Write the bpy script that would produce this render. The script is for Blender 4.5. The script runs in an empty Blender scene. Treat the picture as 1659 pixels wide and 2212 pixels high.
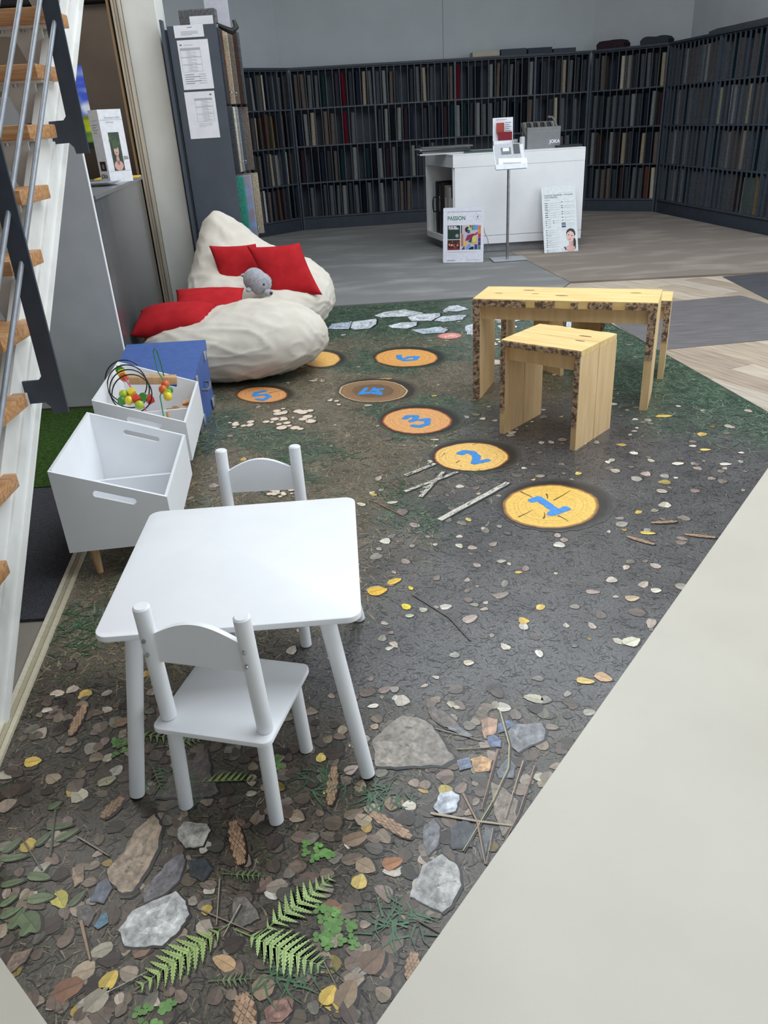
import bpy, bmesh, math, random
from mathutils import Vector, Matrix, noise
random.seed(7)
PI = math.pi
sc = bpy.context.scene
COL = sc.collection
# ---------------------------------------------------------------- camera
W, H, F = 1659.0, 2212.0, 1661.0
VPX, VPY, HC = 1031.0, 4372.0, 1.55
_d = Vector((VPX - W/2, VPY - H/2, F)).normalized()
_up = -_d
_fy = Vector((0, 0, 1)); _fy = (_fy - _up*_fy.dot(_up)).normalized()
_fx = _fy.cross(_up)
RM = Matrix((_fx, _fy, _up))            # image-space vector -> world vector
CAM = Vector((0, 0, HC))
cd = bpy.data.cameras.new('camera'); cam = bpy.data.objects.new('camera', cd); COL.objects.link(cam)
cd.sensor_fit = 'VERTICAL'; cd.sensor_height = 36.0; cd.lens = F/H*36.0; cd.clip_start = 0.05; cd.clip_end = 100
_r, _u, _b = RM @ Vector((1, 0, 0)), RM @ Vector((0, -1, 0)), RM @ Vector((0, 0, -1))
m = Matrix.Identity(4)
for i in range(3):
    m[i][0], m[i][1], m[i][2], m[i][3] = _r[i], _u[i], _b[i], CAM[i]
cam.matrix_world = m
sc.camera = cam
# ---------------------------------------------------------------- world, lights, exposure
sc.view_settings.view_transform = 'Standard'; sc.view_settings.look = 'None'
sc.view_settings.exposure = -0.42; sc.view_settings.gamma = 1.0; sc.view_settings.use_curve_mapping = False
wd = bpy.data.worlds.new('overcast_sky'); sc.world = wd; wd.use_nodes = True
wd.node_tree.nodes['Background'].inputs[0].default_value = (0.80, 0.88, 1.0, 1)
wd.node_tree.nodes['Background'].inputs[1].default_value = 0.4
def area(name, loc, rot, sx, sy, power, col=(0.88, 0.945, 1.0)):
    l = bpy.data.lights.new(name, 'AREA'); l.shape = 'RECTANGLE'; l.size = sx; l.size_y = sy
    l.energy = power; l.color = col
    o = bpy.data.objects.new(name, l); COL.objects.link(o); o.location = loc; o.rotation_euler = rot
    return o
area('skylight_daylight', (1.6, 4.9, 4.72), (0, 0, 0), 3.6, 8.2, 470)
area('side_window_daylight', (6.4, 3.6, 2.3), (0, math.radians(90), 0), 3.2, 7.6, 270)
area('front_window_daylight', (1.5, -2.9, 2.4), (math.radians(90), 0, 0), 6.0, 2.8, 30)
area('left_added_fill', (-3.0, 4.8, 4.7), (0, 0, 0), 2.0, 2.6, 85, (1.0, 0.98, 0.95))  # unseen fill light, added to lift the dark partition and give floor sheen
area('rear_added_fill', (1.8, 8.9, 4.7), (math.radians(18), 0, 0), 3.2, 0.8, 16, (1.0, 0.98, 0.95))  # extra light without a fixture, added to brighten the back of the room

# ---------------------------------------------------------------- helpers
def ray(x, y): return RM @ Vector((x - W/2, y - H/2, F))
def P(x, y, z=0.0):
    r = ray(x, y); return CAM + r*((z - HC)/r.z)
def PY(x, y, Y):
    r = ray(x, y); return CAM + r*(Y/r.y)
def PX(x, y, X):
    r = ray(x, y); return CAM + r*(X/r.x)
def lin(c):
    c = c/255.0
    return c/12.92 if c <= 0.04045 else ((c + 0.055)/1.055)**2.4
def L3(c): return (lin(c[0]), lin(c[1]), lin(c[2]))
def L4(c): return (lin(c[0]), lin(c[1]), lin(c[2]), 1.0)

_mats = {}
def mat(name, rgb, rough=0.5, rgb2=None, scale=30.0, bump=0.0, bscale=None, metal=0.0, stretch=(1, 1, 1), spec=0.5,
        sheen=0.0, coat=0.0, detail=4.0, lo=0.35, hi=0.65):
    if name in _mats: return _mats[name]
    M = bpy.data.materials.new(name); M.use_nodes = True; nt = M.node_tree; b = nt.nodes['Principled BSDF']
    b.inputs['Roughness'].default_value = rough; b.inputs['Metallic'].default_value = metal
    b.inputs['Specular IOR Level'].default_value = spec
    if sheen: b.inputs['Sheen Weight'].default_value = sheen
    if coat: b.inputs['Coat Weight'].default_value = coat
    tc = nt.nodes.new('ShaderNodeTexCoord'); mp = nt.nodes.new('ShaderNodeMapping')
    mp.inputs['Scale'].default_value = stretch
    nt.links.new(tc.outputs['Object'], mp.inputs[0])
    n = nt.nodes.new('ShaderNodeTexNoise'); n.inputs['Scale'].default_value = scale; n.inputs['Detail'].default_value = detail
    nt.links.new(mp.outputs[0], n.inputs['Vector'])
    if rgb2 is None:
        rgb2 = tuple(max(0, c*0.95) for c in rgb)
    cr = nt.nodes.new('ShaderNodeValToRGB')
    cr.color_ramp.elements[0].position = lo; cr.color_ramp.elements[1].position = hi
    cr.color_ramp.elements[0].color = L4(rgb); cr.color_ramp.elements[1].color = L4(rgb2)
    nt.links.new(n.outputs['Fac'], cr.inputs[0]); nt.links.new(cr.outputs[0], b.inputs['Base Color'])
    if bump:
        n2 = n
        if bscale:
            n2 = nt.nodes.new('ShaderNodeTexNoise'); n2.inputs['Scale'].default_value = bscale; n2.inputs['Detail'].default_value = 3
            nt.links.new(mp.outputs[0], n2.inputs['Vector'])
        bp = nt.nodes.new('ShaderNodeBump'); bp.inputs['Strength'].default_value = bump; bp.inputs['Distance'].default_value = 0.01
        nt.links.new(n2.outputs['Fac'], bp.inputs['Height']); nt.links.new(bp.outputs[0], b.inputs['Normal'])
    _mats[name] = M
    return M
def vcmat(name, rough=0.5, nscale=0.0, namt=0.0, spec=0.5, bump=0.0, nscale2=0.0):
    """material that takes its print colour from the mesh colour attribute, with fine procedural grain"""
    if name in _mats: return _mats[name]
    M = bpy.data.materials.new(name); M.use_nodes = True; nt = M.node_tree; b = nt.nodes['Principled BSDF']
    b.inputs['Roughness'].default_value = rough; b.inputs['Specular IOR Level'].default_value = spec
    a = nt.nodes.new('ShaderNodeVertexColor'); a.layer_name = 'Col'
    out = a.outputs['Color']
    if namt:
        tc = nt.nodes.new('ShaderNodeTexCoord')
        n = nt.nodes.new('ShaderNodeTexNoise'); n.inputs['Scale'].default_value = nscale; n.inputs['Detail'].default_value = 5
        n.inputs['Roughness'].default_value = 0.7
        nt.links.new(tc.outputs['Object'], n.inputs['Vector'])
        mr = nt.nodes.new('ShaderNodeMapRange'); mr.inputs['From Min'].default_value = 0.3; mr.inputs['From Max'].default_value = 0.7
        mr.inputs['To Min'].default_value = max(0.0, 1 - namt); mr.inputs['To Max'].default_value = 1 + namt
        nt.links.new(n.outputs['Fac'], mr.inputs['Value'])
        mx = nt.nodes.new('ShaderNodeVectorMath'); mx.operation = 'SCALE'
        nt.links.new(out, mx.inputs[0]); nt.links.new(mr.outputs[0], mx.inputs['Scale'])
        out = mx.outputs[0]
    nt.links.new(out, b.inputs['Base Color'])
    _mats[name] = M
    return M

class MB:
    def __init__(s): s.v = []; s.f = []; s.c = None
    def add(s, vs, fs, col=None):
        o = len(s.v); s.v += [tuple(q) for q in vs]; s.f += [tuple(i + o for i in f) for f in fs]
        if col is not None:
            if s.c is None: s.c = []
            s.c += [col]*len(fs)
        return s
    def box(s, c, sz, rot=None, bevel=0.0, seg=2, col=None):
        if bevel:
            bm = bmesh.new(); bmesh.ops.create_cube(bm, size=1.0)
            for q in bm.verts: q.co = Vector((q.co.x*sz[0], q.co.y*sz[1], q.co.z*sz[2]))
            bmesh.ops.bevel(bm, geom=list(bm.edges), offset=bevel, segments=seg, profile=0.5, affect='EDGES')
            bm.verts.index_update()
            vs = [q.co.copy() for q in bm.verts]; fs = [tuple(x.index for x in f.verts) for f in bm.faces]; bm.free()
        else:
            a, b, d = sz[0]/2, sz[1]/2, sz[2]/2
            vs = [Vector(q) for q in ((-a, -b, -d), (a, -b, -d), (a, b, -d), (-a, b, -d), (-a, -b, d), (a, -b, d), (a, b, d), (-a, b, d))]
            fs = [(0, 3, 2, 1), (4, 5, 6, 7), (0, 1, 5, 4), (1, 2, 6, 5), (2, 3, 7, 6), (3, 0, 4, 7)]
        if rot is not None: vs = [rot @ q for q in vs]
        c = Vector(c); return s.add([q + c for q in vs], fs, col)
    def cyl(s, p0, p1, r0, r1=None, n=16, col=None, rnd=0.0):
        p0, p1 = Vector(p0), Vector(p1); r1 = r0 if r1 is None else r1
        ax = (p1 - p0).normalized(); t = Vector((1, 0, 0)) if abs(ax.x) < 0.9 else Vector((0, 1, 0))
        u = ax.cross(t).normalized(); w = ax.cross(u)
        rings = [(p0, r0), (p1, r1)]
        if rnd: rings = [(p0, r0 - rnd), (p0 + ax*rnd, r0), (p1 - ax*rnd, r1), (p1, r1 - rnd)]
        vs = []
        for p, r in rings:
            for i in range(n):
                a = 2*PI*i/n; vs.append(p + u*(r*math.cos(a)) + w*(r*math.sin(a)))
        fs = []
        for k in range(len(rings) - 1):
            for i in range(n):
                j = (i + 1) % n; fs.append((k*n + i, k*n + j, k*n + n + j, k*n + n + i))
        fs.append(tuple(reversed(range(n)))); fs.append(tuple(range((len(rings) - 1)*n, len(rings)*n)))
        return s.add(vs, fs, col)
    def tube(s, pts, r, n=8, closed=False, col=None):
        pts = [Vector(p) for p in pts]; N = len(pts); vs = []; fs = []
        prev = None
        for i, p in enumerate(pts):
            a = pts[(i - 1) % N] if (closed or i > 0) else p
            b = pts[(i + 1) % N] if (closed or i < N - 1) else p
            t = (b - a).normalized()
            if prev is None:
                prev = t.cross(Vector((0, 0, 1)))
                if prev.length < 1e-3: prev = t.cross(Vector((1, 0, 0)))
            u = (prev - t*prev.dot(t)).normalized(); prev = u; w = t.cross(u)
            rr = r[i] if isinstance(r, (list, tuple)) else r
            for k in range(n):
                q = 2*PI*k/n; vs.append(p + u*(rr*math.cos(q)) + w*(rr*math.sin(q)))
        for i in range(N if closed else N - 1):
            j = (i + 1) % N
            for k in range(n):
                l = (k + 1) % n; fs.append((i*n + k, j*n + k, j*n + l, i*n + l))
        if not closed:
            fs.append(tuple(range(n))); fs.append(tuple(reversed(range((N - 1)*n, N*n))))
        return s.add(vs, fs, col)
    def prism(s, poly, z0, z1, col=None):
        n = len(poly)
        vs = [Vector((p[0], p[1], z0)) for p in poly] + [Vector((p[0], p[1], z1)) for p in poly]
        fs = [tuple(reversed(range(n))), tuple(range(n, 2*n))] + [(i, (i + 1) % n, n + (i + 1) % n, n + i) for i in range(n)]
        return s.add(vs, fs, col)
    def extr(s, pts, vec, col=None):
        """closed 3-D outline extruded along vec"""
        pts = [Vector(p) for p in pts]; n = len(pts); vec = Vector(vec)
        return s.add(pts + [p + vec for p in pts], [tuple(reversed(range(n))), tuple(range(n, 2*n))] +
                     [(i, (i + 1) % n, n + (i + 1) % n, n + i) for i in range(n)], col)
    def poly(s, pts, col=None): return s.add(pts, [tuple(range(len(pts)))], col)
    def lathe(s, prof, c=(0, 0, 0), n=20, col=None):
        vs = []; fs = []; c = Vector(c); k = len(prof)
        for r, z in prof:
            for i in range(n):
                a = 2*PI*i/n; vs.append(c + Vector((r*math.cos(a), r*math.sin(a), z)))
        for j in range(k - 1):
            for i in range(n):
                l = (i + 1) % n; fs.append((j*n + i, j*n + l, j*n + n + l, j*n + n + i))
        fs.append(tuple(reversed(range(n)))); fs.append(tuple(range((k - 1)*n, k*n)))
        return s.add(vs, fs, col)
    def ball(s, c, r, nu=12, nv=8, col=None, sc3=(1, 1, 1), rot=None):
        vs = []; fs = []; c = Vector(c)
        for j in range(nv + 1):
            th = PI*j/nv
            for i in range(nu):
                a = 2*PI*i/nu; q = Vector((r*math.sin(th)*math.cos(a)*sc3[0], r*math.sin(th)*math.sin(a)*sc3[1], r*math.cos(th)*sc3[2]))
                if rot is not None: q = rot @ q
                vs.append(c + q)
        for j in range(nv):
            for i in range(nu):
                l = (i + 1) % nu; fs.append((j*nu + i, j*nu + nu + i, j*nu + nu + l, j*nu + l))
        return s.add(vs, fs, col)
    def mesh(s, name, smooth=False, ang=40):
        me = bpy.data.meshes.new(name); me.from_pydata(s.v, [], s.f)
        if s.c is not None:
            ca = me.color_attributes.new('Col', 'FLOAT_COLOR', 'CORNER'); buf = []
            for p in me.polygons:
                c = s.c[p.index]; buf += [c[0], c[1], c[2], 1.0]*p.loop_total
            ca.data.foreach_set('color', buf)
        if smooth:
            me.polygons.foreach_set('use_smooth', [True]*len(me.polygons)); me.set_sharp_from_angle(angle=math.radians(ang))
        me.update(); return me
    def build(s, name, material, parent=None, smooth=False, ang=40, loc=None, rz=None):
        return link(name, s.mesh(name, smooth, ang), material, parent, loc, rz)
def link(name, me, material=None, parent=None, loc=None, rz=None):
    o = bpy.data.objects.new(name, me); COL.objects.link(o)
    if material is not None and not me.materials: me.materials.append(material)
    if parent is not None: o.parent = parent
    if loc is not None: o.location = loc
    if rz is not None: o.rotation_euler = (0, 0, rz)
    return o
def tag(o, label, cat, group=None, kind=None):
    o['label'] = label; o['category'] = cat
    if group: o['group'] = group
    if kind: o['kind'] = kind
    return o
def thing(name, label, cat, loc=(0, 0, 0), rz=0.0, group=None):
    o = bpy.data.objects.new(name, None); COL.objects.link(o); o.location = loc; o.rotation_euler = (0, 0, rz)
    o.empty_display_size = 0.1
    return tag(o, label, cat, group)
def struct(name, mb, material, parent=None, smooth=False):
    o = mb.build(name, material, parent, smooth)
    if parent is None: o['kind'] = 'structure'
    return o
def text(name, s, size, material, parent, loc, rot=(0, 0, 0), align='LEFT', sx=1.0, bold=0.0, shear=0.0):
    cu = bpy.data.curves.new(name, 'FONT'); cu.body = s; cu.size = size; cu.align_x = align; cu.offset = bold; cu.shear = shear
    cu.resolution_u = 3
    t = bpy.data.objects.new(name, cu); COL.objects.link(t)
    dg = bpy.context.evaluated_depsgraph_get()
    me = bpy.data.meshes.new_from_object(t.evaluated_get(dg)); bpy.data.objects.remove(t); bpy.data.curves.remove(cu)
    me.name = name; me.materials.clear(); me.materials.append(material)
    o = bpy.data.objects.new(name, me); COL.objects.link(o); o.parent = parent; o.location = loc; o.rotation_euler = rot
    o.scale = (sx, 1, 1)
    return o
def copy_tree(o, parent=None):
    c = o.copy(); COL.objects.link(c); c.parent = parent
    for ch in list(o.children): copy_tree(ch, c)
    return c
def clip(poly, a, b):
    """keep the part of a convex/any polygon left of the line a->b"""
    out = []; n = len(poly)
    def sd(p): return (b[0]-a[0])*(p[1]-a[1]) - (b[1]-a[1])*(p[0]-a[0])
    for i in range(n):
        p, q = poly[i], poly[(i + 1) % n]; s1, s2 = sd(p), sd(q)
        if s1 >= 0: out.append(p)
        if (s1 > 0 > s2) or (s1 < 0 < s2):
            t = s1/(s1 - s2); out.append((p[0] + (q[0]-p[0])*t, p[1] + (q[1]-p[1])*t))
    return out
def inpoly(x, y, poly):
    r = False; n = len(poly); j = n - 1
    for i in range(n):
        if (poly[i][1] > y) != (poly[j][1] > y) and x < (poly[j][0]-poly[i][0])*(y-poly[i][1])/(poly[j][1]-poly[i][1]) + poly[i][0]: r = not r
        j = i
    return r
def rotz(a): return Matrix.Rotation(a, 3, 'Z')

# ---------------------------------------------------------------- materials
M_white = mat('white_lacquer', (240, 241, 243), 0.38, (236, 238, 241), 8)
M_wood = mat('beech_wood', (206, 170, 128), 0.5, (188, 148, 106), 12, 0.05, stretch=(6, 6, 0.6))
M_tread = mat('oak_tread', (196, 150, 104), 0.42, (160, 112, 70), 9, 0.05, stretch=(0.5, 9, 9))
M_steelw = mat('white_painted_steel', (226, 226, 222), 0.45, (200, 198, 192), 5, lo=0.45, hi=0.8)
M_anth = mat('anthracite_steel', (58, 65, 76), 0.42, (54, 60, 70), 20)
M_rod = mat('grey_rod', (138, 143, 150), 0.42, (126, 131, 138), 30, metal=0.3)
M_slate = mat('slate_shelf', (62, 70, 82), 0.55, (56, 64, 75), 14)
M_slatel = mat('slate_shelf_light', (78, 87, 99), 0.5, (70, 79, 90), 14)
M_chrome = mat('brushed_steel', (190, 192, 196), 0.25, (170, 172, 176), 40, metal=1.0)
M_black = mat('black_plastic', (24, 25, 27), 0.4, (20, 21, 23), 30)
M_paper = mat('white_paper', (236, 237, 242), 0.7, (228, 230, 236), 14)
M_ink = mat('black_ink', (40, 42, 46), 0.7)
M_greyink = mat('grey_ink', (150, 153, 160), 0.7)
M_vc = vcmat('printed_colours', 0.5)
M_vcs = vcmat('printed_colours_glossy', 0.3)

# ---------------------------------------------------------------- room shell
fl = MB(); fl.box((1, 5.5, -0.06), (13.5, 19, 0.10))
floor = struct('floor', fl, mat('screed_concrete', (158, 152, 140), 0.6, (138, 132, 120), 3, 0.05))
M_wall = mat('grey_wall_paint', (196, 202, 206), 0.8, (190, 196, 200), 2)
P1, P2, P3, P4 = (-1.04, 13.56), (3.66, 13.80), (4.62, 13.10), (5.03, 9.60)
def unit(a, b):
    dx, dy = b[0]-a[0], b[1]-a[1]; l = math.hypot(dx, dy); return (dx/l, dy/l), l
P0 = (P1[0] - 1.5*0.72, P1[1] - 1.5*0.694)
chain = [P0, P1, P2, P3, P4]
def offset_chain(ch, d):
    out = []
    for i, p in enumerate(ch):
        ns = []
        if i > 0: (u, _) = unit(ch[i-1], p); ns.append((-u[1], u[0]))
        if i < len(ch) - 1: (u, _) = unit(p, ch[i+1]); ns.append((-u[1], u[0]))
        nx = sum(q[0] for q in ns); ny = sum(q[1] for q in ns); l = math.hypot(nx, ny); nx /= l; ny /= l
        k = d/(nx*ns[0][0] + ny*ns[0][1]); out.append((p[0] + nx*k, p[1] + ny*k))
    return out
WC = offset_chain([(P0[0] - 1.6*0.72, P0[1] - 1.6*0.694), P1, P2, P3, (P4[0] + 0.12, 8.4)], 0.42)
WO = offset_chain([(P0[0] - 1.6*0.72, P0[1] - 1.6*0.694), P1, P2, P3, (P4[0] + 0.12, 8.4)], 0.56)
CEIL = 4.8
for i, nm in enumerate(('wall_back_left', 'wall_back', 'wall_back_corner', 'wall_back_right')):
    b = MB(); b.prism([WC[i], WC[i+1], WO[i+1], WO[i]], 0, CEIL); struct(nm, b, M_wall)
# seams between the wall panels of the long back wall
(uu, ll) = unit(WC[1], WC[2])
sm = MB()
c = Vector((WC[1][0] + uu[0]*ll*0.52, WC[1][1] + uu[1]*ll*0.52, 3.5)); sm.box(c, (0.006, 0.006, 2.4))
struct('trim_1', sm, mat('seam_grey', (120, 124, 128), 0.8))
# wall with the tall side windows (right), front glazed wall behind the camera, left wall, ceiling with a skylight
b = MB()
b.box((6.6, -2.2, CEIL/2), (0.15, 3.6, CEIL)); b.box((6.6, 8.1, CEIL/2), (0.15, 1.4, CEIL))
b.box((6.6, 3.6, 0.3), (0.15, 7.6, 0.6)); b.box((6.6, 3.6, 4.4), (0.15, 7.6, 0.8))
b.box((6.1, 8.8, CEIL/2), (1.15, 0.15, CEIL))
struct('wall_right', b, M_wall)
b = MB(); b.box((1.5, -3.1, 0.45), (10.2, 0.15, 0.9)); b.box((1.5, -3.1, 4.35), (10.2, 0.15, 0.9))
b.box((-3.0, -3.1, 2.4), (1.2, 0.15, 3.0)); b.box((6.0, -3.1, 2.4), (1.2, 0.15, 3.0))
struct('wall_front', b, M_wall)
b = MB(); b.box((-5.0, 4.5, CEIL/2), (0.15, 15.3, CEIL)); struct('wall_left', b, mat('taupe_wall', (120, 108, 96), 0.8, (112, 100, 88), 3))
M_frame = mat('window_frame_white', (225, 228, 230), 0.4)
def window(name, pts_boxes):
    b = MB()
    for c_, s_ in pts_boxes: b.box(c_, s_)
    o = b.build(name, M_frame); o['kind'] = 'structure'; return o
window('window_1', [((6.6, -0.2 + i*1.52, 2.3), (0.08, 0.07, 3.4)) for i in range(6)] + [((6.6, 3.6, z), (0.08, 7.6, 0.07)) for z in (0.63, 2.6, 3.97)])
window('window_2', [((-2.4 + i*1.95, -3.1, 2.4), (0.07, 0.08, 3.0)) for i in range(5)] + [((1.5, -3.1, z), (7.8, 0.08, 0.07)) for z in (0.93, 3.87)])
b = MB()
b.box((-2.65, 5.3, CEIL + 0.06), (4.9, 17, 0.12)); b.box((5.05, 5.3, CEIL + 0.06), (3.3, 17, 0.12))
b.box((1.6, -1.2, CEIL + 0.06), (3.6, 4.0, 0.12)); b.box((1.6, 11.4, CEIL + 0.06), (3.6, 4.8, 0.12))
struct('ceiling', b, mat('ceiling_white', (228, 230, 230), 0.85))
window('window_3', [((1.6, 0.8 + i*1.3, CEIL + 0.05), (3.6, 0.07, 0.1)) for i in range(7)] + [((-0.2 + i*1.2, 4.9, CEIL + 0.05), (0.07, 8.2, 0.1)) for i in range(4)])
# taupe partition behind the service desk, white column beside it
b = MB(); b.box((-3.45, 8.45, 1.32), (3.0, 0.10, 2.64)); struct('wall_partition', b, mat('taupe_partition', (128, 114, 100), 0.75, (116, 103, 90), 2.5))
b = MB(); b.box((-3.45, 8.42, 2.86), (3.0, 0.22, 0.42), bevel=0.02); struct('trim_5', b, mat('dark_canopy', (40, 40, 42), 0.8, (34, 34, 36), 20))
M_col = mat('column_white', (225, 225, 220), 0.6, (216, 216, 210), 3)
b = MB(); b.box((-1.69, 7.42, CEIL/2), (0.265, 0.30, CEIL), bevel=0.006); struct('wall_column', b, M_col)
# ---------------------------------------------------------------- floor coverings
def cover(name, poly, z, material, label, cat='floor covering', z0=-0.0095):
    b = MB(); b.prism(poly, z0, z); o = b.build(name, material); return tag(o, label, cat)
m0, m1, m2, m3, m4, m5 = (-0.336, 0.547), (2.183, 3.73), (1.774, 7.42), (-1.80, 7.42), (-1.52, 4.9), (-1.08, 1.25)
MATP = [m0, m1, m2, m3, m4, m5]
cover('beige_vinyl_floor', [(-1.08, -3.0), (6.5, -3.0), (6.5, 3.73), m1, m0, m5], 0.002,
      mat('beige_vinyl', (200, 194, 180), 0.36, (193, 187, 173), 3, 0.03, 320, lo=0.3, hi=0.7),
      'pale beige smooth vinyl floor in the lower right', 'floor covering')
M_gcar = mat('grey_carpet', (118, 118, 117), 0.95, (150, 150, 148), 1.6, 0.5, 260, stretch=(0.7, 1.6, 1), lo=0.5, hi=0.72, spec=0.1, sheen=0.2)
M_bcar = mat('brown_carpet', (130, 117, 106), 0.95, (163, 150, 138), 1.8, 0.6, 240, stretch=(0.7, 1.8, 1), lo=0.5, hi=0.72, spec=0.1, sheen=0.2)
gb0, gb1 = (2.00, 7.86), (1.845, 9.23)
gbk = (1.845 - 0.155/1.37*4.4, 13.60)
cover('grey_carpet', [(-4.9, 7.42), (1.77, 7.42), gb0, gb1, gbk, (-1.04, 13.50), (-4.0, 10.65), (-4.9, 10.4)], 0.012, M_gcar,
      'dark grey deep pile carpet running back to the sample racks')
cover('brown_carpet', [gb0, (4.4, 7.72), (5.2, 7.66), (5.06, 9.3), (4.60, 13.09), (3.66, 13.76), gbk, gb1], 0.016, M_bcar,
      'taupe brown deep pile carpet in front of the right rack')
# wooden planks to the right, each one a part
wf = thing('wood_plank_floor', 'weathered light oak plank floor right of the wooden bench', 'floor covering')
WOODP = [(2.185, 3.735), (6.5, 3.735), (6.5, 7.55), (4.4, 7.70), (2.0, 7.84), (1.78, 7.43)]
q0, q1 = P(1600, 767), P(1655, 782)
pd = (q1 - q0); pd.z = 0; pd.normalize(); pn = Vector((-pd.y, pd.x, 0))
pmats = [mat('oak_plank_%d' % i, c1, 0.55, c2, 3.0, 0.05, stretch=(1.2, 12, 1), lo=0.3, hi=0.7) for i, (c1, c2) in enumerate(
    [((188, 172, 152), (150, 134, 116)), ((200, 186, 168), (165, 150, 132)), ((176, 160, 142), (136, 121, 105)), ((192, 180, 165), (158, 146, 132))])]
org = Vector((2.2, 5.5, 0)); k = 0
for r in range(-16, 17):
    w = 0.21
    for s in range(-4, 5):
        off = (r*0.61) % 1.3
        a0, a1 = s*1.3 + off, (s + 1)*1.3 + off
        g = 0.0012
        quad = [org + pd*(a0 + g) + pn*(r*w + g), org + pd*(a1 - g) + pn*(r*w + g), org + pd*(a1 - g) + pn*((r + 1)*w - g), org + pd*(a0 + g) + pn*((r + 1)*w - g)]
        poly = [(q.x, q.y) for q in quad]
        for i in range(len(WOODP)):
            poly = clip(poly, WOODP[i], WOODP[(i + 1) % len(WOODP)])
            if len(poly) < 3: break
        if len(poly) < 3: continue
        cx = sum(p[0] for p in poly)/len(poly)
        if min(p[0] for p in poly) > 4.6: continue
        ang = math.atan2(pd.y, pd.x); cy = sum(p[1] for p in poly)/len(poly); R_ = rotz(-ang)
        loc = [R_ @ Vector((p[0] - cx, p[1] - cy, 0)) for p in poly]
        b = MB(); b.prism([(q.x, q.y) for q in loc], -0.0085, 0.0)
        o = b.build('plank', pmats[(r*7 + s*3) % 4], wf, loc=(cx, cy, 0.0), rz=ang); k += 1
# grey protective mat and the dark planks behind it
pts = [P(*q) for q in ((1312, 690), (1420, 757), (1659, 735), (1830, 716), (1790, 700), (1612, 642), (1597, 639), (1450, 652), (1340, 664))]
b = MB(); b.prism([(q.x, q.y) for q in pts], 0.0005, 0.004)
tag(b.build('chair_mat', mat('grey_floor_mat', (116, 112, 112), 0.45, (100, 97, 98), 5, 0.05, stretch=(0.8, 6, 1))), 'dark grey flat protective mat lying on the oak planks', 'mat')
pts = [P(*q) for q in ((1560, 598), (1900, 770), (2300, 640), (1800, 578))]
b = MB(); b.prism([(q.x, q.y) for q in pts], 0.0005, 0.003)
tag(b.build('dark_plank_panel', mat('anthracite_plank', (82, 82, 86), 0.5, (66, 66, 70), 4, 0.05, stretch=(1, 10, 1))), 'anthracite plank panel at the far edge of the oak planks', 'floor covering')
# strip of turf and dark carpet under the stairs
cover('artificial_turf', [(-3.4, 3.56), (-1.365, 3.56), (-1.50, 4.80), (-3.4, 4.80)], 0.004,
      mat('turf_green', (74, 104, 48), 0.95, (46, 72, 32), 60, 0.9, 300, spec=0.1), 'green artificial turf patch between the stairs and the toy bins')
cover('dark_carpet_runner', [(-2.6, 2.362), (-1.215, 2.362), (-1.36, 3.55), (-2.6, 3.55)], 0.003,
      mat('dark_carpet', (92, 93, 99), 0.95, (66, 67, 72), 180, 0.7, 400, spec=0.1), 'dark grey carpet runner beside the white stair stringer')
# plywood/aluminium edging along the printed floor
te0, te1 = Vector((-1.075, 1.25, 0)), Vector((-1.50, 4.82, 0))
td = (te1 - te0).normalized(); tn = Vector((-td.y, td.x, 0))
for i, (a, h, mm) in enumerate(((0.0, 0.012, (206, 196, 170)), (0.018, 0.008, (178, 168, 142)), (0.034, 0.014, (214, 206, 184)))):
    b = MB(); p0, p1 = te0 + tn*(a - 0.004), te1 + tn*(a - 0.004)
    b.prism([(p0.x, p0.y), (p1.x, p1.y), (p1.x + tn.x*0.014, p1.y + tn.y*0.014), (p0.x + tn.x*0.014, p0.y + tn.y*0.014)], -0.0095, h)
    struct('trim_%d' % (i + 2), b, mat('edging_%d' % i, mm, 0.5, stretch=(1, 12, 1), scale=6))

# ---------------------------------------------------------------- the printed forest floor
fm = thing('forest_print_vinyl', 'large vinyl floor printed with forest soil, leaves, stones and numbered tree slices', 'floor covering')
def nz(x, y, s, o=0.0): return noise.noise(Vector((x*s + o, y*s - o, o*0.37)))
def smooth(a, b, x):
    t = max(0.0, min(1.0, (x - a)/(b - a))); return t*t*(3 - 2*t)
GREEN, BROWN, SOIL, LIT = (64, 79, 66), (108, 100, 86), (84, 82, 81), (78, 72, 64)
def region(x, y):
    """weights of grass, dry brown grass, dark soil, leaf litter at a floor point"""
    w = nz(x, y, 0.9, 3.1)*0.5 + nz(x, y, 2.3, 8.0)*0.35
    lit = 1 - smooth(1.66, 2.02, y + 0.25*x + w*0.3)
    left = smooth(0.55, -0.1, x - 0.42*(y - 3.3) + w*0.5)         # dry grass on the left
    grass = max(smooth(5.6, 6.4, y + w*0.6), smooth(0.0, 0.8, (x - 0.75) - 0.30 + (y - 4.4)*0.55 + w*0.5)*smooth(3.1, 3.9, y + 0.3*(x - 1.2)))
    dry = max(left, smooth(4.25, 4.7, y + w*0.4))
    dry *= (1 - grass)
    g2 = smooth(0.0, 0.34, nz(x, y, 1.4, 21.0) + 0.5*nz(x, y, 4.0, 5.0))*0.75
    soil = 1.0
    lit *= 1.0; dry *= (1 - lit); grass *= (1 - lit)
    gg = grass + dry*g2
    dd = dry*(1 - g2)
    soil = max(0.0, 1 - lit - gg - dd)
    return gg, dd, soil, lit
gs = 0.045; vs = []; fs = []; vi = {}; cols = []
NX, NY = int(4.05/gs), int(6.95/gs)
bm = bmesh.new()
base = MB(); base.prism(MATP, -0.0095, 0.0)
fmb = bmesh.new()
top = fmb.faces.new([fmb.verts.new((p[0], p[1], 0.0)) for p in MATP])
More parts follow.
